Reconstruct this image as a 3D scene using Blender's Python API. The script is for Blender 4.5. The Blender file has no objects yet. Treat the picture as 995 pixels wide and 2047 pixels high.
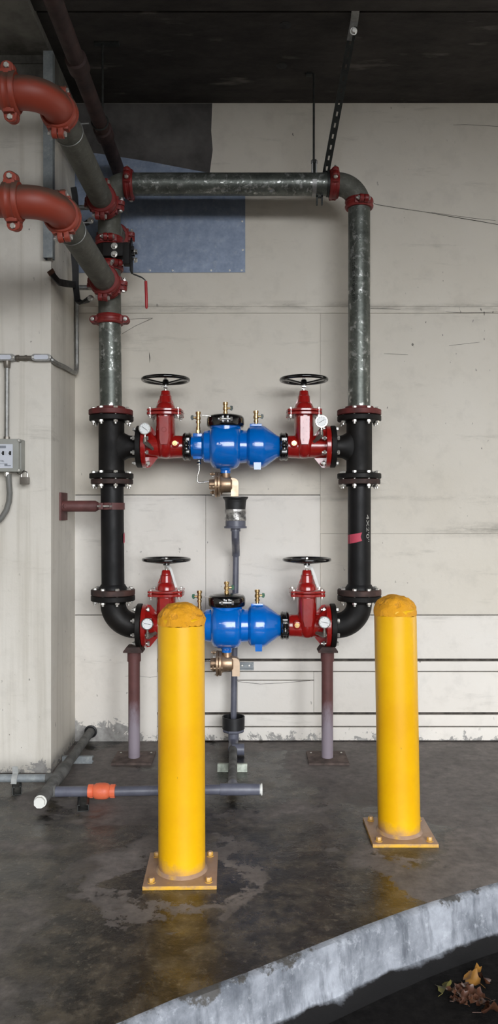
import bpy, bmesh, math, random
from mathutils import Vector, Matrix, noise
random.seed(7)
PI = math.pi
SC = bpy.context.scene
COL = SC.collection

# ------------------------------------------------------------------ camera
F = 1538.0                       # focal length in pixels of the 995x2047 frame
CAMZ = 1.285
cam_d = bpy.data.cameras.new('camera'); cam = bpy.data.objects.new('camera', cam_d); COL.objects.link(cam)
cam.location = (0, 0, CAMZ); cam.rotation_euler = (PI/2, 0, 0)
cam_d.sensor_fit = 'VERTICAL'; cam_d.sensor_height = 36; cam_d.sensor_width = 36
cam_d.lens = F/2047*36; cam_d.clip_start = .05; cam_d.clip_end = 200
SC.camera = cam
# ------------------------------------------------------------------ view, world, daylight through the open side
SC.view_settings.view_transform = 'Standard'; SC.view_settings.look = 'None'
SC.view_settings.gamma = 1; SC.view_settings.exposure = 0.0; SC.view_settings.use_curve_mapping = False
W = bpy.data.worlds.new('sky'); SC.world = W; W.use_nodes = True
nt = W.node_tree; nt.nodes.clear()
o_ = nt.nodes.new('ShaderNodeOutputWorld'); b_ = nt.nodes.new('ShaderNodeBackground')
b_.inputs[0].default_value = (0.96, 0.985, 1.02, 1); b_.inputs[1].default_value = 11.8
nt.links.new(b_.outputs[0], o_.inputs[0])
def area(name, loc, rot, sx, sy, power, col, spread=PI):
    d = bpy.data.lights.new(name, 'AREA'); d.shape = 'RECTANGLE'; d.size = sx; d.size_y = sy
    d.energy = power; d.color = col; d.spread = spread
    o = bpy.data.objects.new(name, d); COL.objects.link(o); o.location = loc; o.rotation_euler = rot
    o['kind'] = 'helper'
    return o
# daylight in the vehicle opening behind the camera, a little to the right
pl_ = area('daylight_portal', (1.40, -2.05, 1.70), (math.radians(90), 0, 0), 4.2, 3.7, 1, (1, 1, 1))
pl_.data.cycles.is_portal = True   # guides the sky light coming in through the open front

Y0 = 4.02          # plane of the pipe assembly
YW = 4.31          # wall
S = F/Y0           # px per metre there
def P(px, py, Y=Y0): return Vector(((px-497.5)*Y/F, Y, CAMZ-(py-1023.5)*Y/F))
def X(px, Y=Y0): return (px-497.5)*Y/F
def Z(py, Y=Y0): return CAMZ-(py-1023.5)*Y/F

# ------------------------------------------------------------------ materials
MATS = {}
def lin(c):
    return tuple(((v/255)/12.92 if v/255 <= .04045 else ((v/255+.055)/1.055)**2.4) for v in c)
class NT:
    def __init__(s, name):
        s.m = bpy.data.materials.new(name); s.m.use_nodes = True
        s.t = s.m.node_tree; s.b = s.t.nodes['Principled BSDF']
        s.tc = s.n('ShaderNodeTexCoord'); MATS[name] = s.m
    def n(s, typ, **kw):
        x = s.t.nodes.new(typ)
        for k, v in kw.items():
            if k.startswith('i_'):
                key = k[2:]; key = int(key) if key.isdigit() else key.replace('_', ' ')
                x.inputs[key].default_value = v
            else: setattr(x, k, v)
        return x
    def l(s, a, b): s.t.links.new(a, b)
    def noise(s, scale, detail=4, rough=.6, vec=None, stretch=None, dist=0):
        x = s.n('ShaderNodeTexNoise'); x.inputs['Scale'].default_value = scale; x.inputs['Detail'].default_value = detail
        x.inputs['Roughness'].default_value = rough; x.inputs['Distortion'].default_value = dist
        src = vec or s.tc.outputs['Object']
        if stretch:
            mp = s.n('ShaderNodeMapping'); mp.inputs['Scale'].default_value = stretch; s.l(src, mp.inputs[0]); src = mp.outputs[0]
        s.l(src, x.inputs['Vector']); return x.outputs['Fac']
    def ramp(s, fac, stops, interp='LINEAR'):
        r = s.n('ShaderNodeValToRGB'); cr = r.color_ramp; cr.interpolation = interp
        while len(cr.elements) < len(stops): cr.elements.new(.5)
        for e, (p, c) in zip(cr.elements, stops):
            e.position = p; e.color = (c, c, c, 1) if isinstance(c, (int, float)) else (*c, 1)
        s.l(fac, r.inputs[0]); return r.outputs[0]
    def mix(s, fac, a, b, mode='MIX'):
        x = s.n('ShaderNodeMix', data_type='RGBA', blend_type=mode)
        for v, i in ((fac, 0), (a, 6), (b, 7)):
            if hasattr(v, 'is_output'): s.l(v, x.inputs[i])
            else: x.inputs[i].default_value = v if i == 0 else (*v[:3], 1)
        return x.outputs[2]
    def math(s, op, a, b=None):
        x = s.n('ShaderNodeMath', operation=op)
        for i, v in enumerate((a, b)):
            if v is None: continue
            if hasattr(v, 'is_output'): s.l(v, x.inputs[i])
            else: x.inputs[i].default_value = v
        return x.outputs[0]
    def set(s, key, v):
        i = s.b.inputs[key]
        if hasattr(v, 'is_output'): s.l(v, i)
        else: i.default_value = (*v, 1) if isinstance(v, tuple) else v
    def bump(s, h, strength=.3, dist=.002):
        x = s.n('ShaderNodeBump'); x.inputs['Strength'].default_value = strength; x.inputs['Distance'].default_value = dist
        s.l(h, x.inputs['Height']); s.l(x.outputs[0], s.b.inputs['Normal'])
def simple(name, c, rough=.5, metal=0, var=.15, scale=20, bump=.2, coat=0, dark=None, dist=.001, stretch=None, spec=.5):
    m = NT(name); m.set('Specular IOR Level', float(spec))
    f = m.noise(scale, 5, .6, stretch=stretch)
    c = lin(c); d = lin(dark) if dark else tuple(v*(1-var*2) for v in c)
    m.set('Base Color', m.mix(m.ramp(f, [(.35, 0.), (.65, 1.)]), d, c))
    m.set('Roughness', m.ramp(f, [(.3, min(1., rough*1.25)), (.7, rough*.85)])); m.set('Metallic', float(metal))
    if coat: m.set('Coat Weight', float(coat)); m.set('Coat Roughness', .08)
    if bump: m.bump(m.noise(scale*4, 4), bump, dist)
    return m.m

# painted wall
def wall_mat(name, base, tint, streak=False):
    m = NT(name)
    big = m.noise(1.1, 5, .6); sm = m.noise(9, 6, .65)
    col = m.mix(m.ramp(big, [(.35, 0.), (.7, 1.)]), lin(tint), lin(base))
    col = m.mix(m.ramp(sm, [(.52, 0.), (.8, .22)]), col, lin((150, 146, 138)))
    smear = m.noise(2.2, 6, .7, stretch=(1, 1, 7))
    col = m.mix(m.ramp(smear, [(.60, 0.), (.78, .35)]), col, lin((120, 116, 106)))
    # scuff specks
    vs = m.noise(42, 3, .5, stretch=(1, 1, .5)); big2 = m.noise(1.7, 2)
    spk = m.math('MULTIPLY', m.ramp(vs, [(.70, 0.), (.73, 1.)]), m.ramp(big2, [(.46, 0.), (.6, .8)]))
    col = m.mix(spk, col, lin((60, 56, 52)))
    if streak:
        st = m.noise(5, 4, .6, stretch=(3.5, 3.5, .12))
        col = m.mix(m.ramp(st, [(.5, 0.), (.75, .38)]), col, lin((150, 142, 124)))
    # old grime lines along former joints
    sep = m.n('ShaderNodeSeparateXYZ'); m.l(m.tc.outputs['Object'], sep.inputs[0])
    for zc_, wd, am, x0_ in ((1.185, .05, .55, .95), (2.435, .035, .45, -.9), (1.36, .02, .3, -.8), (.70, .02, .25, -.8)):
        dz = m.math('ABSOLUTE', m.math('SUBTRACT', m.math('ADD', sep.outputs[2], m.math('MULTIPLY', m.math('SUBTRACT', m.noise(4, 4), .5), .05)), zc_))
        k_ = m.math('MULTIPLY', m.ramp(dz, [(0., am), (wd, 0.)]), m.ramp(m.noise(3, 7, .75, stretch=(1, 1, 5)), [(.42, 0.), (.6, 1.)]))
        mr = m.n('ShaderNodeMapRange'); m.l(sep.outputs[0], mr.inputs[0]); mr.inputs[1].default_value = x0_; mr.inputs[2].default_value = x0_+.25
        col = m.mix(m.math('MULTIPLY', k_, mr.outputs[0]), col, lin((92, 86, 76)))
    # peeling paint close to the floor
    nz = m.noise(14, 6, .75, dist=.4)
    lim = m.math('MULTIPLY', m.math('SUBTRACT', nz, .49), .42)
    left = m.n('ShaderNodeMapRange'); m.l(sep.outputs[0], left.inputs[0])
    left.inputs[1].default_value = -.62; left.inputs[2].default_value = -.72; left.inputs[3].default_value = 0; left.inputs[4].default_value = .10
    h = m.math('SUBTRACT', m.math('ADD', m.math('ADD', lim, .012), left.outputs[0] if not streak else 0.0), sep.outputs[2])
    peel = m.ramp(m.math('MULTIPLY', h, 40), [(.0, 0.), (.25, 1.)])
    bare = m.mix(m.noise(30, 5), lin((92, 88, 84)), lin((196, 194, 190)))
    col = m.mix(peel, col, bare)
    m.set('Base Color', col); m.set('Roughness', .62); m.set('Specular IOR Level', .3)
    hh = m.math('SUBTRACT', m.noise(60, 4, .6), m.math('MULTIPLY', peel, .8))
    hh = m.math('ADD', hh, m.math('MULTIPLY', m.noise(6, 3), 2.0))
    m.bump(hh, .35, .002)
    return m.m
M_wall = wall_mat('painted_boards', (219, 213, 202), (211, 204, 191))
M_wallw = wall_mat('whiter_lower_boards', (226, 222, 215), (219, 213, 204))  # slightly whiter tone for the lower boards
M_pillar = wall_mat('painted_pillar', (222, 218, 210), (209, 204, 194), True)
M_gap = simple('joint_dirt', (78, 72, 66), .9, 0, .3, 30, .4)
M_bare = simple('bare_concrete', (100, 97, 95), .9, 0, .25, 4, .4, dark=(66, 63, 62))
M_beam = simple('beam_concrete', (112, 110, 104), .9, 0, .3, 5, .5, dark=(60, 58, 54), dist=.003)
def ceiling():
    m = NT('stained_ceiling')
    f = m.noise(3, 7, .7, stretch=(1, 2.2, 1))
    c = m.mix(m.ramp(f, [(.35, 0.), (.7, 1.)]), lin((31, 28, 26)), lin((62, 58, 55)))
    f2 = m.noise(2.0, 5, .6, stretch=(.8, 3, 1))
    c = m.mix(m.ramp(f2, [(.62, 0.), (.72, .6)]), c, lin((128, 122, 116)))
    m.set('Base Color', c); m.set('Roughness', .9); m.bump(m.noise(25, 5, .7), .5, .004)
    return m.m
M_ceil = ceiling()
def floor_mat():
    m = NT('wet_concrete_floor')
    a = m.noise(1.5, 8, .62, dist=.5); fine = m.noise(22, 6, .7)
    sep = m.n('ShaderNodeSeparateXYZ'); m.l(m.tc.outputs['Object'], sep.inputs[0])
    wet = m.ramp(a, [(.47, 1.), (.51, 0.)])
    # drier zones round the post plates and to the right, wet towards the kerb
    def blob(cx, cy, r0, r1):
        vx = m.n('ShaderNodeVectorMath', operation='DISTANCE'); m.l(m.tc.outputs['Object'], vx.inputs[0]); vx.inputs[1].default_value = (cx, cy, 0)
        d = m.math('ADD', vx.outputs['Value'], m.math('MULTIPLY', m.math('SUBTRACT', m.noise(5.5, 7, .7), .5), .7))
        return m.ramp(m.math('MULTIPLY', d, .5), [(r0*.5, 1.), (r1*.5, 0.)])
    dry = m.math('MAXIMUM', m.math('SUBTRACT', blob(-.26, 2.72, .30, .33), blob(-.24, 2.70, .20, .215)), m.math('SUBTRACT', blob(.85, 2.93, .45, .49), blob(.61, 3.05, .205, .22)))
    dry = m.math('MAXIMUM', dry, blob(.9, 3.95, .62, .75))
    wet2 = m.math('MULTIPLY', m.math('MAXIMUM', wet, blob(.1, 2.4, .75, .95)), m.math('SUBTRACT', 1.0, dry)); wet2 = m.math('MINIMUM', m.math('MAXIMUM', wet2, 0.0), 1.0)
    dryc = m.mix(m.ramp(fine, [(.3, 0.), (.7, 1.)]), lin((82, 77, 75)), lin((124, 117, 113)))
    wetc = m.mix(m.ramp(m.noise(9, 8, .75), [(.44, 0.), (.64, 1.)]), lin((22, 19, 16)), lin((76, 68, 56)))
    wetc = m.mix(m.ramp(m.noise(36, 6, .8), [(.56, 0.), (.68, .6)]), wetc, lin((104, 97, 86)))
    grime = m.ramp(m.noise(3.2, 6, .7), [(.45, 0.), (.7, .55)])
    dryc = m.mix(grime, dryc, lin((56, 52, 50)))
    m.set('Base Color', m.mix(wet2, dryc, wetc))
    pud = m.ramp(m.noise(3.0, 6, .7), [(.40, .16), (.62, .42)])
    r = m.n('ShaderNodeMix'); r.data_type = 'FLOAT'
    m.l(wet2, r.inputs[0]); r.inputs[2].default_value = .62; m.l(pud, r.inputs[3])
    m.l(r.outputs[0], m.b.inputs['Roughness'])
    hb = m.math('ADD', m.math('MULTIPLY', m.noise(14, 7, .7), 1.0), m.math('MULTIPLY', m.noise(70, 4, .7), .25))
    m.bump(hb, .55, .005)
    return m.m
M_floor = floor_mat()
def curb_mat():
    m = NT('painted_kerb')
    f = m.noise(4, 8, .7); st = m.noise(22, 5, .65, stretch=(1, 1, .16))
    c = m.mix(m.ramp(f, [(.35, 0.), (.62, 1.)]), lin((92, 96, 103)), lin((152, 156, 163)))
    c = m.mix(m.ramp(st, [(.48, 0.), (.66, .7)]), c, lin((66, 70, 77)))
    c = m.mix(m.ramp(m.noise(30, 6, .75), [(.55, 0.), (.7, .5)]), c, lin((176, 180, 186)))
    sep = m.n('ShaderNodeSeparateXYZ'); m.l(m.tc.outputs['Object'], sep.inputs[0])
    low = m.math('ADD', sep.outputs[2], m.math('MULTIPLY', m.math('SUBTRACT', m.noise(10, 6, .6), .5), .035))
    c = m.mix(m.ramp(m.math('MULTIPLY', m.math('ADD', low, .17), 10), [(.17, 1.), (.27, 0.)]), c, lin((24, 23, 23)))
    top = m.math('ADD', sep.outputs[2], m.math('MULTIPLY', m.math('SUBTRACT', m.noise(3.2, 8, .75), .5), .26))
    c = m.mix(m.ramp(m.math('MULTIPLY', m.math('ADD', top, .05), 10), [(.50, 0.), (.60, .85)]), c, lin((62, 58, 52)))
    m.set('Specular IOR Level', .2); m.set('Base Color', c); m.set('Roughness', .7); m.bump(m.noise(26, 7, .75), .6, .004)
    return m.m
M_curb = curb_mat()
M_street = simple('dark_asphalt', (22, 20, 19), .9, 0, .3, 40, .6, dist=.004, spec=.12)
def galv(name, c, d, spots=.5, metal=.75, rough=.38):
    m = NT(name)
    f = m.noise(14, 6, .7, stretch=(1, 1, 1)); v = m.n('ShaderNodeTexVoronoi'); v.inputs['Scale'].default_value = 70
    m.l(m.tc.outputs['Object'], v.inputs['Vector'])
    c1 = m.mix(m.ramp(f, [(.35, 0.), (.65, 1.)]), lin(d), lin(c))
    c1 = m.mix(.25, c1, m.ramp(v.outputs['Distance'], [(0., lin(d)), (.9, lin(c))]))
    sp = m.noise(30, 6, .8, dist=.25); area_ = m.noise(7, 3)
    k = m.math('MULTIPLY', m.ramp(sp, [(.55, 0.), (.59, 1.)]), m.ramp(area_, [(.38, 0.), (.5, spots)]))
    c1 = m.mix(m.math('MULTIPLY', k, .85), c1, lin((190, 192, 188)))  # pale flecks: spangle glints painted into the base colour
    m.set('Base Color', c1); m.set('Metallic', metal)
    m.set('Roughness', m.ramp(k, [(0., rough+.12), (1., rough-.06)]))
    m.bump(m.math('ADD', sp, m.math('MULTIPLY', v.outputs['Distance'], .4)), .35, .002)
    return m.m
M_galv = galv('galvanized_pipe', (112, 116, 110), (72, 76, 71), 1.0, .55, .28)
M_galvdull = galv('dull_galvanized', (104, 104, 96), (84, 84, 77), .1, .35, .55)
M_sheet = galv('galvanized_sheet', (146, 158, 178), (120, 132, 152), .18, .55, .42)
M_conduit = galv('conduit_steel', (168, 168, 166), (120, 120, 118), .2, .8, .35)
M_strut = galv('strut_steel', (150, 156, 158), (116, 122, 126), .3, .2, .45)
M_strap = simple('strap_steel', (176, 178, 176), .4, .2, .12, 30, .2)
M_strutdark = simple('strut_dark', (58, 60, 58), .5, .5, .2, 20, .2)
M_black = simple('black_pipe', (19, 18, 20), .5, 0, .25, 9, .35, dark=(10, 10, 11), dist=.0015, spec=.28)
M_blackfit = simple('black_casting', (24, 21, 19), .55, 0, .3, 8, .6, dark=(12, 11, 11), dist=.002, spec=.28)
M_gloss = simple('gloss_black', (14, 14, 15), .16, 0, .1, 20, .05, coat=.6)
M_flange = simple('oxide_flange', (78, 52, 46), .65, .1, .3, 14, .5, dark=(44, 36, 34), dist=.002)
M_flangered = simple('red_primer_flange', (112, 38, 36), .6, 0, .3, 10, .4, dark=(74, 34, 32), dist=.002)
M_primer = simple('red_primer', (104, 62, 60), .6, 0, .15, 12, .25, dark=(84, 50, 48))
def post_mat():
    m = NT('worn_primer_post')
    sep = m.n('ShaderNodeSeparateXYZ'); m.l(m.tc.outputs['Object'], sep.inputs[0])
    f = m.noise(13, 6, .75, stretch=(1, 1, .4))
    z = m.math('ADD', sep.outputs[2], m.math('MULTIPLY', m.math('SUBTRACT', f, .5), .35))
    k = m.ramp(z, [(.16, 1.), (.30, 0.)])
    base = m.mix(m.ramp(m.noise(12), [(.35, 0.), (.7, 1.)]), lin((84, 50, 48)), lin((106, 66, 64)))
    m.set('Base Color', m.mix(k, base, lin((142, 132, 142)))); m.set('Roughness', .6); m.bump(m.noise(60), .2, .001)
    return m.m
M_post = post_mat()
M_oldred = simple('old_dark_red', (58, 34, 31), .7, 0, .3, 8, .4, dark=(36, 25, 24))
M_red = simple('gloss_red_enamel', (158, 26, 22), .22, 0, .08, 14, .12, coat=.7, dark=(140, 20, 18))
M_redcoup = simple('red_coupling_paint', (134, 34, 32), .45, 0, .15, 10, .3, dark=(98, 28, 26))
M_orange = NT('dusty_red_elbow')
def _elb():
    m = M_orange
    g = m.n('ShaderNodeNewGeometry'); sep = m.n('ShaderNodeSeparateXYZ'); m.l(g.outputs['Normal'], sep.inputs[0])
    d = m.math('ADD', sep.outputs[2], m.math('MULTIPLY', m.math('SUBTRACT', m.noise(9, 5), .5), .8))
    k = m.ramp(d, [(-.0, 0.), (.45, .9)])        # dust lies on the upper side
    m.set('Base Color', m.mix(k, lin((142, 56, 38)), lin((78, 67, 58)))); m.set('Roughness', .5)
    m.bump(m.noise(60), .15, .001)
_elb()
M_orange = M_orange.m
def blue_mat():
    m = NT('blue_epoxy')
    f = m.noise(30, 3, .5)
    m.set('Base Color', m.mix(f, lin((0, 98, 190)), lin((0, 112, 206)))); m.set('Roughness', .2)
    m.set('Coat Weight', .8); m.set('Coat Roughness', .08); m.bump(m.noise(45, 3, .5), .18, .002)
    return m.m
M_blue = blue_mat()
M_bronze = simple('cast_bronze', (190, 164, 136), .38, .8, .15, 25, .25, dark=(158, 130, 106))
M_bronzelt = simple('pale_bronze', (206, 182, 156), .4, .6, .08, 25, .2)
M_brass = simple('brass', (204, 172, 122), .28, .95, .12, 30, .1)
M_steel = simple('zinc_bolt', (214, 212, 206), .3, .75, .1, 30, .1)
M_chrome = simple('chrome_tube', (200, 198, 194), .15, 1, .05, 20, 0)
M_green = simple('green_plastic', (22, 92, 62), .4, 0, .1, 20, 0)
M_greendk = simple('dark_green_plastic', (34, 52, 40), .4, 0, .1, 20, 0)
M_dial = simple('dial_white', (234, 236, 236), .4, 0, .02, 20, 0)
M_ink = simple('ink_black', (20, 20, 22), .6, 0, .05, 20, 0)
M_paper = simple('paper_tag', (226, 226, 224), .8, 0, .05, 20, 0)
M_pvc = simple('grey_pvc', (98, 100, 112), .38, 0, .12, 12, .1, dark=(78, 80, 92))
M_pvcold = simple('weathered_pvc', (104, 104, 102), .7, 0, .2, 14, .3, dark=(72, 72, 70))
M_rubber = simple('black_rubber', (26, 26, 28), .5, 0, .2, 20, .15)
M_white = simple('white_plug', (218, 218, 212), .5, 0, .03, 20, .1)
M_coral = simple('orange_plastic', (236, 122, 84), .42, 0, .06, 15, .1, dark=(222, 104, 70))
M_boxgrey = simple('grey_enclosure', (152, 153, 147), .55, 0, .06, 12, .1)
M_boxlabel = simple('enclosure_label', (206, 210, 220), .4, 0, .03, 12, 0)
M_labelgrey = simple('label_grey', (128, 134, 144), .5, 0, .03, 12, 0)
M_lock = simple('padlock_steel', (118, 112, 104), .38, .5, .1, 40, .2)
M_pink = simple('pink_tape', (196, 70, 92), .6, 0, .08, 20, .1)
M_chalk = simple('chalk_white', (226, 224, 218), .9, 0, .1, 60, 0)
M_tape = simple('clear_band', (196, 194, 190), .12, .65, .35, 22, .9, dark=(70, 70, 72), dist=.004)
M_redgrip = simple('red_grip', (176, 40, 44), .4, 0, .08, 20, 0)
M_rustbar = simple('rusty_bar', (92, 58, 40), .8, 0, .3, 14, .4)
M_stenc = simple('stencil_black', (18, 18, 18), .8, 0, .1, 20, 0)
M_flex = simple('grey_flex_conduit', (118, 118, 114), .5, 0, .12, 10, .2)
M_creamstrut = simple('cream_painted_channel', (196, 204, 190), .6, .1, .2, 30, .3, dark=(140, 146, 134))
M_plate = simple('rusty_base_plate', (104, 88, 82), .75, .1, .2, 20, .4, dark=(74, 64, 60))
def yellow_mat(name='safety_yellow', plate=False):
    m = NT(name)
    f = m.noise(3, 6, .6); sc = m.noise(16, 5, .75, stretch=(1, 1, .35))
    c = m.mix(m.ramp(f, [(.35, 0.), (.7, 1.)]), lin((214, 158, 0)), lin((226, 176, 0)))
    c = m.mix(m.ramp(sc, [(.70, 0.), (.73, .8)]), c, lin((104, 84, 30)))
    c = m.mix(m.ramp(m.noise(2.2, 7, .8), [(.55, 0.), (.8, .35)]), c, lin((190, 120, 40)))
    sep = m.n('ShaderNodeSeparateXYZ'); m.l(m.tc.outputs['Object'], sep.inputs[0])
    if plate:
        g = m.n('ShaderNodeNewGeometry'); s2 = m.n('ShaderNodeSeparateXYZ'); m.l(g.outputs['Normal'], s2.inputs[0])
        k = m.ramp(m.math('ADD', m.noise(11, 7, .75), m.math('MULTIPLY', s2.outputs[2], .22)), [(.44, .25), (.62, 1.)])
        c = m.mix(k, c, m.mix(m.noise(30, 5), lin((128, 96, 74)), lin((168, 140, 116))))
    else:
        low = m.math('ADD', sep.outputs[2], m.math('MULTIPLY', m.math('SUBTRACT', m.noise(9, 6, .7), .5), .12))
        c = m.mix(m.ramp(low, [(.02, .9), (.06, 0.)]), c, lin((150, 116, 88)))
    m.set('Base Color', c); m.set('Roughness', .36); m.bump(m.noise(20, 5, .6), .12, .002)
    return m.m
M_yellow = yellow_mat(); M_yplate = yellow_mat('yellow_rusty_plate', True)
def cap_mat():
    m = NT('painted_mortar_cap')
    f = m.noise(24, 7, .8, dist=.6)
    m.set('Base Color', m.mix(m.ramp(f, [(.36, 0.), (.46, 1.)]), lin((150, 96, 20)), lin((230, 160, 14))))
    m.set('Roughness', .6); m.bump(m.math('ADD', f, m.math('MULTIPLY', m.noise(55, 5, .8), .6)), .9, .010)
    return m.m
M_cap = cap_mat()
M_leaf = simple('brown_leaf', (88, 56, 38), .3, 0, .3, 20, .3, dark=(60, 38, 30))
M_leafy = simple('yellow_leaf', (140, 98, 40), .5, 0, .2, 20, .3)
M_leafg = simple('olive_leaf', (112, 106, 52), .5, 0, .25, 20, .3)

# ------------------------------------------------------------------ mesh builder
def frame(axis, hint=None):
    a = Vector(axis).normalized()
    h = Vector(hint) if hint is not None else (Vector((0, 0, 1)) if abs(a.z) < .9 else Vector((1, 0, 0)))
    u = (h - a*h.dot(a)).normalized(); v = a.cross(u)
    return u, v, a
class MB:
    def __init__(s): s.v = []; s.f = []
    def add(s, vs, fs):
        o = len(s.v); s.v += [Vector(p) for p in vs]; s.f += [[i+o for i in f] for f in fs]; return s
    def box(s, c, d, R=None, bev=0):
        hx, hy, hz = d[0]/2, d[1]/2, d[2]/2; c = Vector(c)
        vs = [Vector((x*hx, y*hy, z*hz)) for x in (-1, 1) for y in (-1, 1) for z in (-1, 1)]
        fs = [(0, 1, 3, 2), (4, 6, 7, 5), (0, 4, 5, 1), (2, 3, 7, 6), (0, 2, 6, 4), (1, 5, 7, 3)]
        if bev:
            bm = bmesh.new(); bv = [bm.verts.new(p) for p in vs]
            for f in fs: bm.faces.new([bv[i] for i in f])
            bmesh.ops.bevel(bm, geom=bm.edges[:], offset=bev, segments=2, profile=.7, affect='EDGES')
            bm.verts.index_update()
            vs = [v.co.copy() for v in bm.verts]; fs = [[v.index for v in f.verts] for f in bm.faces]; bm.free()
        if R is not None: vs = [R @ p for p in vs]
        return s.add([p+c for p in vs], fs)
    def box2(s, a, b, bev=0):
        a = Vector(a); b = Vector(b); return s.box((a+b)/2, [abs(b[i]-a[i]) for i in range(3)], bev=bev)
    def lathe(s, prof, o, axis=(0, 0, 1), seg=32, hint=None, caps=True, sx=1, sy=1, rot=0):
        u, v, a = frame(axis, hint); o = Vector(o); vs = []; fs = []
        n = len(prof)
        for (t, r) in prof:
            for k in range(seg):
                an = 2*PI*k/seg+rot; vs.append(o+a*t+u*(r*sx*math.cos(an))+v*(r*sy*math.sin(an)))
        for i in range(n-1):
            for k in range(seg):
                k2 = (k+1) % seg; fs.append((i*seg+k, i*seg+k2, (i+1)*seg+k2, (i+1)*seg+k))
        if caps: fs.append(tuple(range(seg))[::-1]); fs.append(tuple((n-1)*seg+k for k in range(seg)))
        return s.add(vs, fs)
    def cyl(s, a, b, r, seg=24, r2=None, rot=0):
        a = Vector(a); b = Vector(b); d = b-a
        return s.lathe([(0, r), (d.length, r if r2 is None else r2)], a, d, seg, rot=rot)
    def ring(s, o, axis, ro, ri, t, seg=40):      # washer shape centred on o
        return s.lathe([(-t/2, ri), (-t/2, ro), (t/2, ro), (t/2, ri), (-t/2, ri)], o, axis, seg, caps=False)
    def torus(s, c, axis, R, r, seg=48, rs=12, a0=0, a1=2*PI):
        full = abs(a1-a0-2*PI) < 1e-6; u, v, a = frame(axis)
        pts = [Vector(c)+u*R*math.cos(a0+(a1-a0)*k/seg)+v*R*math.sin(a0+(a1-a0)*k/seg) for k in range(seg+(0 if full else 1))]
        return s.tube(pts, r, rs, closed=full)
    def tube(s, pts, r, seg=16, closed=False, flat=None):
        pts = [Vector(p) for p in pts]; n = len(pts); rad = r if isinstance(r, (list, tuple)) else [r]*n
        T = []
        for i in range(n):
            if closed: d = pts[(i+1) % n]-pts[i-1]
            else: d = pts[min(i+1, n-1)]-pts[max(i-1, 0)]
            T.append(d.normalized())
        u, v, _ = frame(T[0]); vs = []; fs = []
        for i in range(n):
            u = (u-T[i]*u.dot(T[i])).normalized(); v = T[i].cross(u)
            for k in range(seg):
                an = 2*PI*k/seg; vs.append(pts[i]+u*rad[i]*math.cos(an)+v*rad[i]*math.sin(an))
        m = n if closed else n-1
        for i in range(m):
            j = (i+1) % n
            for k in range(seg):
                k2 = (k+1) % seg; fs.append((i*seg+k, i*seg+k2, j*seg+k2, j*seg+k))
        if not closed: fs.append(tuple(range(seg))[::-1]); fs.append(tuple((n-1)*seg+k for k in range(seg)))
        return s.add(vs, fs)
    def prism(s, pts, o, u, v, t):                # polygon in (u,v), extruded along u x v by t
        o = Vector(o); u = Vector(u); v = Vector(v); w = u.cross(v).normalized()*t; n = len(pts)
        vs = [o+u*p[0]+v*p[1] for p in pts]; vs += [p+w for p in vs]
        fs = [tuple(range(n))[::-1], tuple(range(n, 2*n))]+[(i, (i+1) % n, n+(i+1) % n, n+i) for i in range(n)]
        return s.add(vs, fs)
    def bar(s, pts, w, t, up):                    # flat bar of width w (along up) and thickness t
        pts = [Vector(p) for p in pts]; up = Vector(up).normalized(); vs = []; fs = []; n = len(pts)
        for i in range(n):
            d = (pts[min(i+1, n-1)]-pts[max(i-1, 0)]).normalized(); q = d.cross(up).normalized(); uu = q.cross(d).normalized()
            for a, b in ((-1, -1), (1, -1), (1, 1), (-1, 1)): vs.append(pts[i]+uu*(a*w/2)+q*(b*t/2))
        for i in range(n-1):
            for k in range(4): fs.append((i*4+k, i*4+(k+1) % 4, i*4+4+(k+1) % 4, i*4+4+k))
        fs.append((3, 2, 1, 0)); fs.append(tuple(n*4-4+k for k in range(4)))
        return s.add(vs, fs)
    def loft(s, secs, o, seg=36, p=2.0):          # (z, a, b[, dx]) superellipse sections stacked along z
        o = Vector(o); vs = []; fs = []; n = len(secs)
        for q in secs:
            z, a, b = q[:3]; dx = q[3] if len(q) > 3 else 0
            for k in range(seg):
                an = 2*PI*k/seg; c, d = math.cos(an), math.sin(an)
                vs.append(o+Vector((dx+a*math.copysign(abs(c)**(2/p), c), b*math.copysign(abs(d)**(2/p), d), z)))
        for i in range(n-1):
            for k in range(seg):
                k2 = (k+1) % seg; fs.append((i*seg+k, i*seg+k2, (i+1)*seg+k2, (i+1)*seg+k))
        fs.append(tuple(range(seg))[::-1]); fs.append(tuple((n-1)*seg+k for k in range(seg)))
        return s.add(vs, fs)
def arc(c, r, a0, a1, u, v, n=14):
    c = Vector(c); u = Vector(u); v = Vector(v)
    return [c+u*r*math.cos(a0+(a1-a0)*i/n)+v*r*math.sin(a0+(a1-a0)*i/n) for i in range(n+1)]

WL = {}        # world location of every object that parents parts
def mk(name, mb, mat, parent=None, sharp=38, mesh_only=False, origin=None):
    org = WL[parent.name] if parent else (Vector(origin) if origin is not None else Vector((0, 0, 0)))
    me = bpy.data.meshes.new(name)
    me.from_pydata([p-org for p in mb.v], [], mb.f); me.validate()
    bm = bmesh.new(); bm.from_mesh(me); bmesh.ops.recalc_face_normals(bm, faces=bm.faces[:])
    lim = math.radians(sharp)
    for f in bm.faces: f.smooth = True
    for e in bm.edges:
        if len(e.link_faces) != 2 or e.calc_face_angle(0) > lim: e.smooth = False
    bm.to_mesh(me); bm.free(); me.materials.append(mat)
    if mesh_only: return me
    o = bpy.data.objects.new(name, me); COL.objects.link(o)
    if parent: o.parent = parent; WL[o.name] = org.copy()
    else: o.location = org; WL[o.name] = org.copy()
    return o
def tag(o, label, cat, group=None):
    o['label'] = label; o['category'] = cat
    if group: o['group'] = group
    return o
def thing(name, label, cat, loc, group=None):
    o = bpy.data.objects.new(name, None); COL.objects.link(o); o.location = loc; WL[o.name] = Vector(loc); o.empty_display_size = .05
    return tag(o, label, cat, group)
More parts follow.
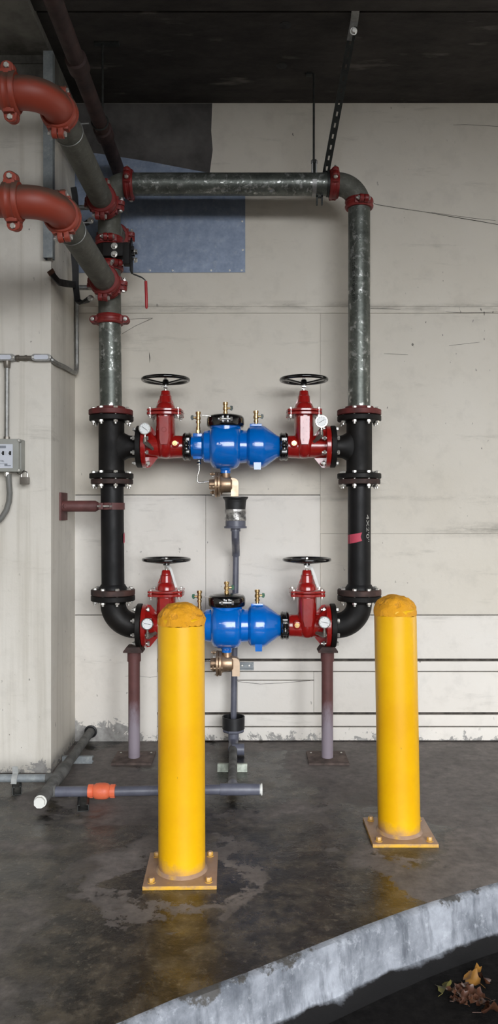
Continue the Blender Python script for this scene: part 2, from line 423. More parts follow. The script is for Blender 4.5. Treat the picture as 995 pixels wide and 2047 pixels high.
def struct(name, mb, mat, origin=None):
    o = mk(name, mb, mat, origin=origin); o['kind'] = 'structure'; return o
def inst(name, me, parent, loc, direction=(0, 0, 1), spin=0):
    o = bpy.data.objects.new(name, me); COL.objects.link(o); o.parent = parent
    o.location = Vector(loc)-WL[parent.name]
    o.rotation_mode = 'QUATERNION'
    o.rotation_quaternion = Vector(direction).to_track_quat('Z', 'Y') @ Matrix.Rotation(spin, 3, 'Z').to_quaternion()
    return o
def text_mb(txt, size, o, u, v, depth=.0006, cyl=None, align='CENTER'):
    """text as thin geometry lying in the (u,v) plane, or wrapped on a vertical cylinder cyl=(centre, radius)"""
    cd = bpy.data.curves.new('t', 'FONT'); cd.body = txt; cd.size = size; cd.align_x = align; cd.align_y = 'CENTER'; cd.extrude = depth/2
    cd.resolution_u = 3
    ob = bpy.data.objects.new('t', cd); COL.objects.link(ob); bpy.context.view_layer.update()
    me = bpy.data.meshes.new_from_object(ob.evaluated_get(bpy.context.evaluated_depsgraph_get()))
    mb = MB(); o = Vector(o); u = Vector(u); v = Vector(v); w = u.cross(v)
    vs = [o+u*p.co.x+v*p.co.y+w*p.co.z for p in me.vertices]
    if cyl:
        c, r = cyl; out = []
        for p in vs:
            ang = (p.x-o.x)/r + math.asin(max(-1, min(1, (o.x-c[0])/r)))
            rr = r+.0004+(c[1]-r-p.y if False else 0)+abs(min(0, 0))
            out.append(Vector((c[0]+rr*math.sin(ang), c[1]-rr*math.cos(ang), p.z)))
        vs = out
    mb.add(vs, [list(f.vertices) for f in me.polygons])
    bpy.data.objects.remove(ob); bpy.data.curves.remove(cd); bpy.data.meshes.remove(me)
    return mb

# shared bolt meshes
def bolt_mesh(L, r, hr, hh, name='bolt', mat=None):
    m = MB(); m.cyl((0, 0, -L/2-hh-.008), (0, 0, L/2+hh*.5), r, 10)
    m.lathe([(L/2, hr), (L/2+hh*.8, hr), (L/2+hh, hr*.8)], (0, 0, 0), (0, 0, 1), 6)
    m.lathe([(-L/2-hh, hr*.85), (-L/2-hh*.85, hr), (-L/2, hr)], (0, 0, 0), (0, 0, 1), 6)
    return mk(name, m, mat or M_steel, mesh_only=True)
B_FL = bolt_mesh(.060, .0065, .0118, .0115)
B_COUP = bolt_mesh(.044, .006, .0115, .011)
B_SMALL = bolt_mesh(.032, .0045, .0088, .008)
B_BLK = bolt_mesh(.026, .004, .0075, .007)
B_DARK = bolt_mesh(.036, .006, .0115, .010, mat=M_bronze)
B_TINY = bolt_mesh(.022, .003, .0055, .004)
def head_mesh(r, h, mat, seg=6):
    m = MB(); m.lathe([(0, r), (h*.8, r), (h, r*.75)], (0, 0, 0), (0, 0, 1), seg); m.lathe([(-.002, r*1.4), (0.001, r*1.4)], (0, 0, 0), (0, 0, 1), 16)
    return mk('bolt', m, mat, mesh_only=True)
B_HEAD = head_mesh(.012, .014, M_steel); B_PLATE = head_mesh(.0105, .015, M_yplate); B_SCREW = head_mesh(.004, .003, M_steel, 10)

# ------------------------------------------------------------------ the setting
# back wall: core and separate boards
g = MB(); g.box2((-3.2, YW+.012, -.3), (4.2, YW+.3, 3.60)); wall = struct('wall_back', g, M_gap)
def board(x0, y0, x1, y1, pr=0., gap=.0025, name='board', mat=None, bev=.0015, poly=None):
    if y0 >= 1229 or (y0 >= 989 and x1 <= 640): mat = mat or M_wallw
    m = MB()
    m.box2((X(x0, YW)+gap, YW-pr, Z(y1, YW)+gap), (X(x1, YW)-gap, YW+.02, Z(y0, YW)-gap), bev=bev)
    return mk(name, m, mat or M_wall, wall)
R = 1560
board(-560, 206, R, 612.3, .0, .0003)
board(-560, 612.5, R, 626, .003, .0003, bev=.0025)
board(-560, 626.2, 640, 989, .0, .0003); board(640, 626.2, R, 1067, .0, .0006)
board(-560, 990, 411, 1229, .001, .0008); board(411, 990, 640, 1229, .003, .0008); board(640, 1067, R, 1229, -.001, .0008)
board(-560, 1230, 314, 1482.5, .0, .0008); board(314, 1230, R, 1317, .001, .0012)
board(314, 1321, 430, 1342, .004); board(430, 1321, 645, 1342, .005); board(645, 1321, R, 1342, .005)
board(314, 1343, 474, 1424, .001, .001); board(474, 1360, 627, 1424, .004, .001); board(474, 1343, 627, 1359, .0005, .0008)
board(627, 1343, 644, 1424, .001, .0008); board(645, 1343, R, 1424, .001, .001)
board(314, 1428, 645, 1452, .005); board(645, 1428, R, 1452, .004)
board(314, 1453, 645, 1480, .006, .0015); board(645, 1453, R, 1480, .005, .0015)
# bare concrete above, and cracks in the paint
def poly(pts, t, pr, mat, name, par=wall, Y=YW):
    m = MB(); q = [(X(a, Y), Z(b, Y)) for a, b in pts]
    m.prism(q, (0, Y-pr, 0), (1, 0, 0), (0, 0, 1), t)      # u x v = -Y: grows towards the viewer
    return mk(name, m, mat, par)
poly([(60, 207), (424, 207), (422, 262), (425, 300), (419, 346), (330, 338), (150, 300), (60, 292)], .002, 0.0005, M_bare, 'bare_patch')
def crack(pts, w=.8, Y=YW, par=wall, pr=.0015):
    up = [(x, y-w*random.uniform(.3, .7)) for x, y in pts]; dn = [(x, y+w*random.uniform(.3, .7)) for x, y in pts][::-1]
    return poly(up+dn, .0004, pr, M_gap, 'crack', par, Y)
crack([(742, 404), (752, 409), (800, 417), (850, 424), (900, 433), (950, 441), (1000, 450), (1060, 460)], 1.1)
crack([(862, 425), (905, 431), (950, 437), (990, 441)], .5)
crack([(905, 250), (930, 249), (960, 251), (995, 253)], .5)
crack([(740, 617), (765, 617), (800, 619)], .6, pr=.0045); crack([(890, 624), (930, 625.5), (1000, 624), (1100, 623)], .5, pr=.0045)
crack([(298, 703), (300, 715), (299, 726)], .9)
crack([(897, 691), (925, 688), (958, 684)], .5); crack([(767, 707), (790, 708), (815, 709)], .4)
crack([(243, 668), (270, 652), (305, 636)], .7); crack([(243, 640), (275, 637), (305, 636)], .4)
crack([(475, 1362), (520, 1367), (560, 1365), (620, 1360)], .9, pr=.0055); crack([(250, 1352), (262, 1350), (300, 1354), (314, 1352)], .5)
# galvanized sheet fixed to the wall
sh = thing('metal_sheet', 'blue-grey galvanized metal sheet fixed to the wall behind the top pipe', 'metal sheet', P(330, 545, YW))
poly([(100, 296), (160, 302), (300, 324), (420, 347), (490, 362), (490, 545), (100, 546)], .0015, .0035, M_sheet, 'sheet', sh)
for a, b in ((345, 541), (422, 541), (459, 541), (483, 541), (484, 443), (300, 541), (485, 500)):
    inst('screw', B_SCREW, sh, P(a, b, YW)-Vector((0, .005, 0)), (0, -1, 0))

# pillar at the left with a beam above
PX = -.974
g = MB(); g.box2((-3.0, 3.79, -.3), (PX, YW+.05, 3.49), bev=.006)
pil = struct('pillar', g, M_pillar)
g = MB()
prev = None
top = []
for i in range(22):
    x = -2.2+i*(2.2+PX)/21; top.append((x, 3.40+.07*noise.noise((x*6, 3, 0))+.03*noise.noise((x*21, 8, 0))))
g.prism(top+[(PX+.0008, 3.6), (-2.2, 3.6)], (0, 3.789, 0), (1, 0, 0), (0, 0, 1), .0012)
g.box2((-2.2, 3.79, 3.42), (PX+.001, YW, 3.6))
o = mk('bare_patch', g, M_beam, pil)
g = MB(); g.box2((-3.0, -2.0, 3.53), (PX, 3.80, 3.75)); g.box2((-3.0, 3.78, 3.49), (PX, YW, 3.75)); struct('beam', g, M_beam)
# ceiling
ZC = 3.576
g = MB(); g.box2((-3.0, 3.53, ZC), (5.5, YW+.3, ZC+.25)); g.box2((-3.0, -2.0, ZC-.012), (5.5, 3.50, ZC+.25)); g.box2((-3.0, 3.49, ZC+.01), (5.5, 3.54, ZC+.25))
ceil = struct('ceiling', g, M_ceil)
for a, b in ((570, 50), (563, 131)):
    y = (ZC-CAMZ)*F/(1023.5-b); g = MB(); g.cyl((X(a, y), y, ZC-.002), (X(a, y), y, ZC+.01), .028, 18); mk('hole', g, M_ink, ceil)
g = MB(); y = 3.27; g.cyl((X(184, y), y, ZC-.013), (X(184, y), y, ZC-.011), .025, 14); 
# unseen wall added on the left to keep side light out
g = MB(); g.box2((-3.2, -2.0, -.3), (-3.0, YW+.3, 3.8)); struct('light_block_left', g, M_pillar)
g = MB(); g.box2((5.5, -2.0, -.3), (5.7, YW+.3, 3.8)); struct('light_block_right', g, M_wall)  # unseen, added to close the right so daylight enters only in front
g = MB(); g.box2((-3.2, -2.2, -.3), (-.7, -2.0, 3.8)); g.box2((3.5, -2.2, -.3), (5.7, -2.0, 3.8)); struct('light_block_front', g, M_wall)  # unseen pair added behind the camera, shaped to narrow the daylight opening

# floor slab with the kerb at its front
edge = [(-3.0, .10), (-2.0, .78), (-.90, 1.50), (-.60, 1.72), (-.287, 1.945), (-.191, 2.015), (.0035, 2.135), (.2106, 2.273), (.357, 2.371), (.5027, 2.462), (.6077, 2.522), (.701, 2.572), (.855, 2.648), (1.10, 2.76), (1.6, 2.96), (2.6, 3.33), (5.6, 4.33)]
def off(pts, d):
    out = []
    for i, p in enumerate(pts):
        a = Vector(pts[max(i-1, 0)]); b = Vector(pts[min(i+1, len(pts)-1)]); t = (b-a).normalized()
        out.append((p[0]+t.y*d, p[1]-t.x*d))
    return out
# finer resample with small irregularity
fe = []
for (a, b) in zip(edge[:-1], edge[1:]):
    n = max(2, int((Vector(b)-Vector(a)).length/.03))
    for i in range(n): fe.append((a[0]+(b[0]-a[0])*i/n, a[1]+(b[1]-a[1])*i/n))
fe.append(edge[-1])
g = MB()
base = off(fe, -.015)
N = len(base)
g.add([(x, y, 0) for x, y in base]+[(5.6, YW+.1, 0), (-3.0, YW+.1, 0)], [tuple(range(N+2))])
g.add([(x, y, -.05) for x, y in base]+[(5.6, YW+.1, -.05), (-3.0, YW+.1, -.05)], [tuple(range(N+2))])
floor = struct('floor', g, M_floor)
secs = [(-.016, .0003), (-.010, -.0005), (0, -.004), (.006, -.010), (.010, -.02), (.013, -.05), (.018, -.10), (.026, -.148), (.045, -.158), (.075, -.163), (.10, -.168)]
g = MB(); vs = []; fs = []
for k, (d, z) in enumerate(secs):
    for i, (x, y) in enumerate(off(fe, d)):
        j = .004*noise.noise((x*9, y*9, k*.7)) if 1 < k < 8 else 0
        vs.append((x+j, y-j, z+(j*.5 if k > 1 else 0)))
for k in range(len(secs)-1):
    for i in range(N-1): fs.append((k*N+i, k*N+i+1, (k+1)*N+i+1, (k+1)*N+i))
g.add(vs, fs); struct('kerb', g, M_curb)
g = MB(); g.box2((-60, -120, -.30), (60, 4.5, -.165)); struct('street', g, M_street)

# ------------------------------------------------------------------ fittings
RP = .0572
def coupling(name, label, c, axis, ear, r=RP, mat=M_redcoup, w=.046, cat='coupling', group=None, boltmesh=None, t=.017):
    c = Vector(c); ax = Vector(axis).normalized(); e = Vector(ear); e = (e-ax*e.dot(ax)).normalized(); tn = ax.cross(e)
    th = thing(name, label, cat, c, group)
    g = MB(); ro = r+t
    g.lathe([(-w/2, r-.001), (-w/2, ro-.006), (-w/2+.006, ro-.001), (-w*.2, ro), (-w*.12, ro-.0035), (w*.12, ro-.0035), (w*.2, ro), (w/2-.006, ro-.001), (w/2, ro-.006), (w/2, r-.001), (-w/2, r-.001)], c, ax, 40, caps=False)
    Rm = Matrix((e, tn, ax)).transposed()
    for s_ in (-1, 1):
        for q in (-1, 1):
            g.box(c+e*s_*(ro+.001)+tn*q*.0125, (.024, .021, w*.82), Rm, bev=.004)
            p_ = c+e*s_*(ro+.011); hw = w*.41
            g.lathe([(.002, .0165), (.004, .018), (.021, .018), (.024, .0155)], p_, tn*q, 20, hint=ax, sx=hw/.018*.95, sy=1)
        for q in (-1, 1):   # shoulder ribs blending the lug into the ring
            g.box(c+e*s_*(ro-.012)+tn*q*.030, (.018, .026, w*.7), Rm, bev=.005)
    mk('housing', g, mat, th)
    for s_ in (-1, 1): inst('bolt', boltmesh or B_COUP, th, c+e*s_*(ro+.011), tn, .3)
    return th
def straight(name, label, a, b, r=RP, mat=M_galv, cat='pipe', seg=36, group=None):
    a = Vector(a); b = Vector(b); g = MB(); g.cyl(a, b, r, seg)
    th = thing(name, label, cat, a, group); mk('tube', g, mat, th); return th
def flange_disc(g, c, axis, t=.028, r=.1145):
    a = Vector(axis).normalized(); c = Vector(c)
    g.lathe([(-t/2, r-.003), (-t/2+.003, r), (t/2-.003, r), (t/2, r-.003)], c, a, 56)
def bolts8(par, c, axis, me=None, rad=.095, ph=22.5, n=8, hint=None):
    u, v, a = frame(axis, hint)
    for k in range(n):
        an = math.radians(ph+360/n*k); inst('bolt', me or B_FL, par, Vector(c)+u*rad*math.cos(an)+v*rad*math.sin(an), a, an)

def lx(py): return X(219.5+(py-650)*.0118)
RX = X(717.5)
# z levels
zf1, zf2, zf3 = Z(831.5), Z(957.5), Z(1189.5)
AX1, AX2 = Z(893), Z(1250.5)
def column(side):
    L = side < 0
    nm = 'left' if L else 'right'
    x1 = lx(831) if L else RX; x2 = lx(957)+.002 if L else RX+.001; x3 = lx(1189) if L else RX+.001
    zt = Z(640) if L else Z(408)
    xt = lx(640) if L else RX
    # galvanized riser with its threaded flange
    th = thing('galvanized_riser', f"spangled grey galvanized vertical pipe, the {'shorter left one below the lowest red coupling' if L else 'long right one under the top elbow'}", 'pipe', (x1, Y0, zf1))
    g = MB(); g.cyl((x1, Y0, zf1+.02), (xt, Y0, zt), RP, 40); mk('tube', g, M_galv, th)
    g = MB(); flange_disc(g, (x1, Y0, zf1+.0165), (0, 0, 1)); g.lathe([(0, .078), (.016, .074)], (x1, Y0, zf1+.03), (0, 0, 1), 36); mk('flange', g, M_flangered, th)['label'] = 'dark red painted flange'
    # stencil print
    if not L:
        tb = text_mb('A53 B SCH 40  4 IN  WELDED  010', .016, (x1-.034, Y0-RP, (zf1+zt)/2+.15), (0, 0, 1), (-1, 0, 0), .0001, None)
        vs = []
        for p in tb.v:
            a_ = math.asin(max(-.95, min(.95, (p.x-x1)/RP))); vs.append(Vector((p.x, Y0-math.cos(a_)*(RP+.0005), p.z)))
        tb.v = vs; mk('stencil_print', tb, M_stenc, th)
    else:
        xq = x1-.036; tb = text_mb('A53 B SCH 40  4 IN', .015, (xq, Y0, zf1+.30), (0, 0, 1), (-1, 0, 0), .0001)
        vs = []
        for p in tb.v:
            xm_ = x1+(xt-x1)*(p.z-zf1)/(zt-zf1); a_ = math.asin(max(-.95, min(.95, (p.x-xm_)/RP))); vs.append(Vector((p.x, Y0-math.cos(a_)*(RP+.0006), p.z)))
        tb.v = vs; mk('stencil_print', tb, M_stenc, th)
    # flanged tee
    xb = X(285) if L else X(659)       # branch joint plane
    sg = 1 if L else -1
    xc = (x1+x2)/2
    th = thing('flanged_tee', f"black cast flanged tee at the upper valve level of the {nm} riser", 'pipe tee', (xc, Y0, zf2))
    g = MB()
    g.lathe([(-.0, .0665), (zf1-zf2-.06, .0665)], (xc, Y0, zf2+.03), (0, 0, 1), 44)
    d = abs(xb-xc)-.014
    rings_ = [(0, .056, .066), (.030, .0565, .110), (.042, .057, .097), (.052, .0575, .086), (.062, .058, .077), (.074, .058, .068), (.088, .0578, .061), (.10, .0575, .0578), (d-.02, .057, .057), (d, .064, .064)]
    nk = 44
    g.add([(xc+sg*t_, Y0+ry_*math.cos(2*PI*k/nk), AX1+rz_*math.sin(2*PI*k/nk)) for t_, ry_, rz_ in rings_ for k in range(nk)],
          [(i*nk+k, i*nk+(k+1) % nk, (i+1)*nk+(k+1) % nk, (i+1)*nk+k) for i in range(len(rings_)-1) for k in range(nk)])
    g.lathe([(0, .072), (.014, .067)], (xc, Y0, zf2+.03), (0, 0, 1), 44)
    mk('body', g, M_blackfit, th)
    for c, ax, mt in (((xc, Y0, zf1-.0145), (0, 0, 1), M_blackfit), ((xc, Y0, zf2+.015), (0, 0, 1), M_blackfit), ((xb-sg*.0145, Y0, AX1), (1, 0, 0), M_blackfit)):
        g = MB(); flange_disc(g, c, ax, .027, .114 if ax[2] else .1095); mk('flange', g, mt, th)
    bolts8(th, (xc, Y0, zf1), (0, 0, 1)); bolts8(th, (xc, Y0, zf2), (0, 0, 1)); bolts8(th, (xb, Y0, AX1), (1, 0, 0))
    # spool
    th = thing('flanged_spool', f"black flanged pipe length below the {nm} tee" + (', held by the wall bracket' if L else ', with chalk writing and pink tape'), 'pipe', (x3, Y0, zf3))
    g = MB(); g.cyl((x3, Y0, zf3+.01), (x2, Y0, zf2-.01), .0595, 44)
    g.lathe([(0, .074), (.010, .073), (.028, .062)], (x3, Y0, zf3+.028), (0, 0, 1), 44)
    g.lathe([(0, .070), (.012, .066)], (x2, Y0, zf2-.04), (0, 0, 1), 44); mk('tube', g, M_black, th)
    g = MB(); flange_disc(g, (x2, Y0, zf2-.0145), (0, 0, 1), .026, .109); mk('flange', g, M_flange, th)['label'] = 'rust brown flange'
    g = MB(); flange_disc(g, (x3, Y0, zf3+.0155), (0, 0, 1), .030, .114); mk('flange', g, M_flange, th)['label'] = 'rust brown flange'
    if not L:
        tb = text_mb('4X2\'0"', .052, (x3+.030, Y0, Z(1056)), (0, 0, -1), (1, 0, 0), .0001)
        vs = []
        for p in tb.v:
            q = x3+.036+(p.x-(x3+.030))*.45
            vs.append(Vector((q, Y0-math.cos(math.asin(min(.97, (q-x3)/.0595)))*.0603, p.z)))
        tb.v = vs; mk('chalk_writing', tb, M_chalk, th)
        g = MB(); vs = []; fs = []
        out = [(694.8, 1069), (716, 1063), (720, 1066), (717, 1073), (721, 1081), (697, 1087)]
        cols = 8
        for i in range(cols+1):
            px = 694.9+(719.5-694.9)*i/cols; tt = i/cols
            yt = 1069-5.5*tt; yb = 1087-6.5*tt
            if i == cols: yt, yb = 1064, 1080
            xx = (px-717.5)/S; a_ = math.asin(max(-.99, min(.99, xx/.0595)))
            for yy in (yt, (yt+yb)/2-(0 if i < cols else 0), yb):
                xq = xx-(0.007 if (i == cols and yy == (yt+yb)/2) else 0); a_ = math.asin(max(-.995, min(.995, xq/.0595)))
                vs.append((x3+math.sin(a_)*.0606, Y0-math.cos(a_)*.0606, Z(yy)))
        for i in range(cols):
            for k in range(2): fs.append((i*3+k, i*3+k+1, i*3+4+k, i*3+3+k))
        g.add(vs, fs); mk('pink_tape', g, M_pink, th)
    else:
        g = MB(); vs = []; fs = []
        for i in range(4):
            a_ = math.radians(72+i*14)
            for zz in (Z(1067), Z(1086)): vs.append((x3+math.sin(a_)*.0606, Y0-math.cos(a_)*.0606, zz+.003*i))
        fs = [(i*2, i*2+1, i*2+3, i*2+2) for i in range(3)]; g.add(vs, fs); mk('pink_tape', g, M_pink, th)
    # elbow
    th = thing('flanged_elbow', f"black cast flanged elbow at the foot of the {nm} riser", 'pipe elbow', (x3, Y0, AX2))
    Rr = .118
    zc = AX2+Rr; cx = x3+sg*Rr
    pts = [(x3, Y0, zf3-.02)]+arc((cx, Y0, zc), Rr, 0, PI/2, (-sg, 0, 0), (0, 0, -1), 16)+[(xb-sg*.016, Y0, AX2)]
    n = len(pts); rr = [.066]*2+[.0655]*(n-4)+[.066, .066]
    g = MB(); g.tube(pts, rr, 44)
    g.lathe([(0, .066), (.018, .072)], (x3, Y0, zf3-.045), (0, 0, 1), 44)
    mk('body', g, M_blackfit, th)
    g = MB(); flange_disc(g, (x3, Y0, zf3-.015), (0, 0, 1), .027, .114); mk('flange', g, M_blackfit, th)
    g = MB(); flange_disc(g, (xb-sg*.0145, Y0, AX2), (1, 0, 0), .027, .1145); mk('flange', g, M_blackfit, th)
    bolts8(th, (x3, Y0, zf3), (0, 0, 1)); bolts8(th, (xb, Y0, AX2), (1, 0, 0))
column(-1); column(1)

# ------------------------------------------------------------------ gate valves
def gate_valve(xs, xf, xe, az, gx, gz, label, marks, lower=False):
    """xs stem, xf flange joint, xe grooved end (metres); az pipe axis; gauge offset"""
    sg = 1 if xe > xf else -1      # direction from the flange to the grooved end
    th = thing('gate_valve', label, 'valve', (xs, Y0, az))
    c = Vector((xs, Y0, az))
    g = MB()
    L = abs(xe-xf)
    g.lathe([(0.0, .057), (.03, .058), (abs(xs-xf)-.03, .060), (abs(xs-xf), .064), (abs(xs-xf)+.05, .060), (L-.01, .0585), (L, .0575)], (xf, Y0, az), (sg, 0, 0), 44)
    g.loft([(-.062, .012, .03), (-.055, .032, .05), (-.03, .044, .068), (0, .049, .076), (.03, .050, .079), (.162, .051, .080)], c, 44, 2.4)
    for q in (-1, 1):              # gussets between flange and body
        g.prism([(0, 0), (.085, 0), (.022, .078*1.0), (0, .082)], (xf+sg*.02, Y0+.004*sg*q, az+q*.03), (sg, 0, 0), (0, 0, q), .010*q)
    g.prism([(0, 0), (.075, 0), (.02, .07), (0, .075)], (xf+sg*.02, Y0-.03, az+.02), (sg, 0, 0), (0, -.5, .86), .009)
    # body half of the bonnet flange
    g.loft([(.158, .088, .104), (.160, .093, .109), (.171, .093, .109), (.173, .091, .107)], c, 48, 2.5)
    for a_ in (-1, 1):
        for b_ in (-1, 1): g.cyl(c+Vector((a_*.072, b_*.074, .159)), c+Vector((a_*.072, b_*.074, .172)), .017, 16)
    # boss for the side plug
    g.lathe([(0, .024), (.018, .021), (.020, .018)], (xs+sg*.055, Y0-.052, az+.012), (0, -1, 0), 24)
    mk('body', g, M_red, th)
    g = MB(); g.lathe([(0, .1085), (.003, .1115), (.022, .1115), (.025, .108)], (xf+sg*.0005, Y0, az), (sg, 0, 0), 56); mk('flange', g, M_red, th)
    # raised panel with cast marks
    g = MB(); yf = Y0-.0785
    g.prism([(-.0235, .150), (-.0235, .038), (-.017, .006), (.017, .006), (.0235, .038), (.0235, .150)], (xs, yf+.006, az), (1, 0, 0), (0, 0, 1), .012)
    panel = mk('raised_panel', g, M_red, th)
    yq = yf-.0055
    if marks == 'symbols':
        g = MB(); g.torus((xs, yq, az+.081), (0, 1, 0), .0115, .0018, 24, 6); mk('cast_ring', g, M_red, panel)
        g = MB(); g.tube([(xs-.0175, yq, az+.057), (xs, yq, az+.0675), (xs+.0175, yq, az+.057), (xs, yq, az+.0465)], .0016, 6, closed=True); mk('cast_diamond', g, M_red, panel)
        for k, (bz, t_) in enumerate(((.137, '200'), (.118, 'PSI'), (.104, 'RW'), (.037, '4 IN'))):
            pass
        for k, (bz, w_, n_) in enumerate(((.139, .034, 4), (.121, .034, 4), (.105, .034, 4), (.033, .024, 3))):
            for i in range(n_):
                g = MB(); xx = xs-w_/2+w_*(i+.5)/n_
                g.box((xx, yq, az+bz), (w_/n_*.55, .002, .003)); g.box((xx-.002, yq, az+bz), (.0018, .002, .011)); g.box((xx+.0022, yq, az+bz+.004), (.0018, .002, .005))
                mk('cast_letter', g, M_red, panel)
        g = MB(); g.box((xs, yq, az+.081), (.0022, .002, .011)); g.box((xs, yq, az+.081), (.009, .002, .0022)); g.box((xs, yq, az+.057), (.016, .002, .0022)); g.box((xs, yq, az+.057), (.0022, .002, .010)); mk('cast_sign', g, M_red, panel)
    else:
        for i in range(8):
            g = MB(); zz = az+.030+i*.0150
            a_ = random.choice((-.6, 0, .6))
            g.box((xs, yq, zz-.004), (.019, .0025, .0024)); g.box((xs-.002, yq, zz+.002), (.017, .0025, .0024), Matrix.Rotation(a_*.6, 3, 'Y'))
            g.box((xs+(.008 if i % 2 else -.008), yq, zz), (.0024, .0025, .010))
            mk('cast_letter', g, M_red, panel)
    # plug
    g = MB(); g.lathe([(0, .0135), (.006, .0130)], (xs+sg*.055, Y0-.070, az+.012), (0, -1, 0), 20); g.lathe([(.004, .008), (.016, .0075)], (xs+sg*.055, Y0-.070, az+.012), (0, -1, 0), 6); mk('plug', g, M_brass, th)
    # bonnet
    g = MB()
    g.loft([(.176, .090, .106), (.178, .093, .109), (.187, .093, .109), (.189, .090, .106)], c, 48, 2.5)
    for a_ in (-1, 1):
        for b_ in (-1, 1): g.cyl(c+Vector((a_*.072, b_*.074, .177)), c+Vector((a_*.072, b_*.074, .188)), .017, 16)
    g.loft([(.186, .052, .066), (.205, .050, .064), (.222, .043, .056), (.228, .035, .046), (.262, .032, .038), (.268, .027, .030), (.287, .024, .026), (.291, .020, .022)], c, 40, 2.3)
    for q in (-1, 1): g.prism([(0, 0), (.030, 0), (.006, .062), (0, .066)], (xs+q*.026, Y0+.005*q, az+.188), (q, 0, 0), (0, 0, 1), .010*q)
    mk('bonnet', g, M_red, th)
    for a_ in (-1, 1):
        for b_ in (-1, 1): inst('bolt', B_SMALL, th, c+Vector((a_*.072, b_*.074, .1735)), (0, 0, 1))
    # stem, wheel
    g = MB(); g.cyl(c+Vector((0, 0, .285)), c+Vector((0, 0, .335)), .0085, 14); g.box(c+Vector((0, 0, .308)), (.020, .020, .016)); mk('stem', g, M_chrome, th)
    wz = .350 if not lower else .345
    wh = MB(); wh.torus(c+Vector((0, 0, wz)), (0, 0, 1), .1185, .0095, 56, 14)
    wh.lathe([(0, .017), (.022, .017), (.030, .013)], c+Vector((0, 0, wz-.030)), (0, 0, 1), 20)
    for k in range(3):
        an = math.radians(90+120*k); d = Vector((math.cos(an), math.sin(an), 0)); p = Vector((-d.y, d.x, 0))
        wh.prism([(-.0085, 0), (.0085, 0), (.0125, .104), (-.0125, .104)], c+d*.012+Vector((0, 0, wz-.016)), p, (d+Vector((0, 0, .12))).normalized(), .007)
    w = mk('handwheel', wh, M_gloss, th)
    g = MB(); g.lathe([(0, .009), (.009, .008)], c+Vector((0, 0, wz+.001)), (0, 0, 1), 6); mk('hub_nut', g, M_chrome, w)
    # paper tag
    g = MB()
    if lower: g.bar([c+Vector(p) for p in ((.004, -.012, .312), (.022, -.03, .305), (.036, -.04, .270), (.050, -.045, .222), (.056, -.05, .205))], .012, .0008, (.8, 0, .5))
    else: g.bar([c+Vector(p) for p in ((-.030, -.02, .318), (-.004, -.024, .308), (.018, -.024, .306), (.030, -.02, .296))], .016, .0008, (0, 1, .3))
    mk('paper_tag', g, M_paper, th)
    # flange nuts seen in front
    # gauge
    gc = c+Vector((gx, -.125, gz))
    gg = MB(); gg.lathe([(.0, .026), (.004, .0305), (.020, .0305), (.024, .031), (.028, .0305), (.028, .027), (.024, .0265)], gc+Vector((0, .028, 0)), (0, -1, 0), 40); gg.cyl(gc+Vector((0, .014, -.028)), gc+Vector((0, .014, -.044)), .0055, 12)
    ga = mk('pressure_gauge', gg, M_chrome, th)
    g = MB(); g.lathe([(0, .0262), (.0012, .0262)], gc+Vector((0, .0035, 0)), (0, -1, 0), 36); mk('dial', g, M_dial, ga)
    g = MB(); an = -.62 if sg > 0 and not lower else (.55 if not lower else -.2)
    g.box(gc+Vector((0, .0015, 0)), (.034, .0010, .0020), Matrix.Rotation(-an, 3, 'Y'))
    for k in range(9):
        a_ = math.radians(-135+270*k/8); g.box(gc+Vector((math.sin(a_)*.0215, .0019, math.cos(a_)*.0215)), (.0012, .0006, .004), Matrix.Rotation(a_, 3, 'Y'))
    mk('needle', g, M_ink, ga)
    g = MB(); b0 = gc+Vector((0, .014, -.042)); b1 = b0+Vector((0, 0, -.026)); b2 = c+Vector((gx+sg*.035, -.045, max(-.03, gz-.10)))
    g.cyl(b0, b0+Vector((0, 0, -.012)), .008, 6); g.cyl(b0+Vector((0, 0, -.010)), b1, .0105, 14); g.torus(b1, (0, 1, 0), .006, .005, 16, 8)
    g.cyl(b1, b1+(b2-b1)*.5, .012, 14); g.cyl(b1+(b2-b1)*.5, b2, .009, 12); mk('gauge_cock', g, M_lock, th)
    return th
XS1, XS2, XS3, XS4 = X(331), X(607), X(332.5), X(613)
gate_valve(XS1, X(285), X(368), AX1, -.093, .082, 'glossy red gate valve left of the upper blue assembly, with cast ring and diamond marks', 'symbols')
gate_valve(XS2, X(659), X(573), AX1, .081, .118, 'glossy red gate valve right of the upper blue assembly, with cast vertical letters', 'letters')
gate_valve(XS3, X(285), X(370), AX2, -.084, .026, 'glossy red gate valve partly hidden behind the left yellow bollard', 'letters', True)
gate_valve(XS4, X(659), X(575), AX2, .081, .034, 'glossy red gate valve right of the lower blue assembly, with long paper tag', 'letters', True)

# ------------------------------------------------------------------ backflow assemblies
def test_cock(par, x, z0, side, extra=0, green=M_greendk, y=Y0):
    g = MB(); z = z0
    g.lathe([(-.008, .009), (.010+extra, .0085), (.010+extra, .012), (.022+extra, .012), (.022+extra, .009), (.028+extra, .009), (.030+extra, .0135), (.044+extra, .0135), (.046+extra, .0105), (.056+extra, .0105), (.058+extra, .0135), (.070+extra, .0135), (.070+extra, .009), (.060+extra, .008)], (x, y, z), (0, 0, 1), 16)
    if extra:
        g.lathe([(.004, .0125), (.018, .0125)], (x, y, z), (0, 0, 1), 6); g.lathe([(.020, .011), (.034, .011)], (x, y, z), (0, 0, 1), 12)
    g.cyl((x, y, z+.040+extra), (x+side*.026, y, z+.040+extra), .0055, 10)
    t = mk('test_cock', g, M_brass, par)
    g = MB(); hx = x+side*.028; g.prism([(-.004, -.010), (.006, -.013), (.012, -.002), (.010, .011), (-.002, .013), (-.005, .002)], (hx, y+.0035, z+.040+extra), (side, 0, 0), (0, 0, 1), .007*side)
    mk('cock_handle', g, green, t)
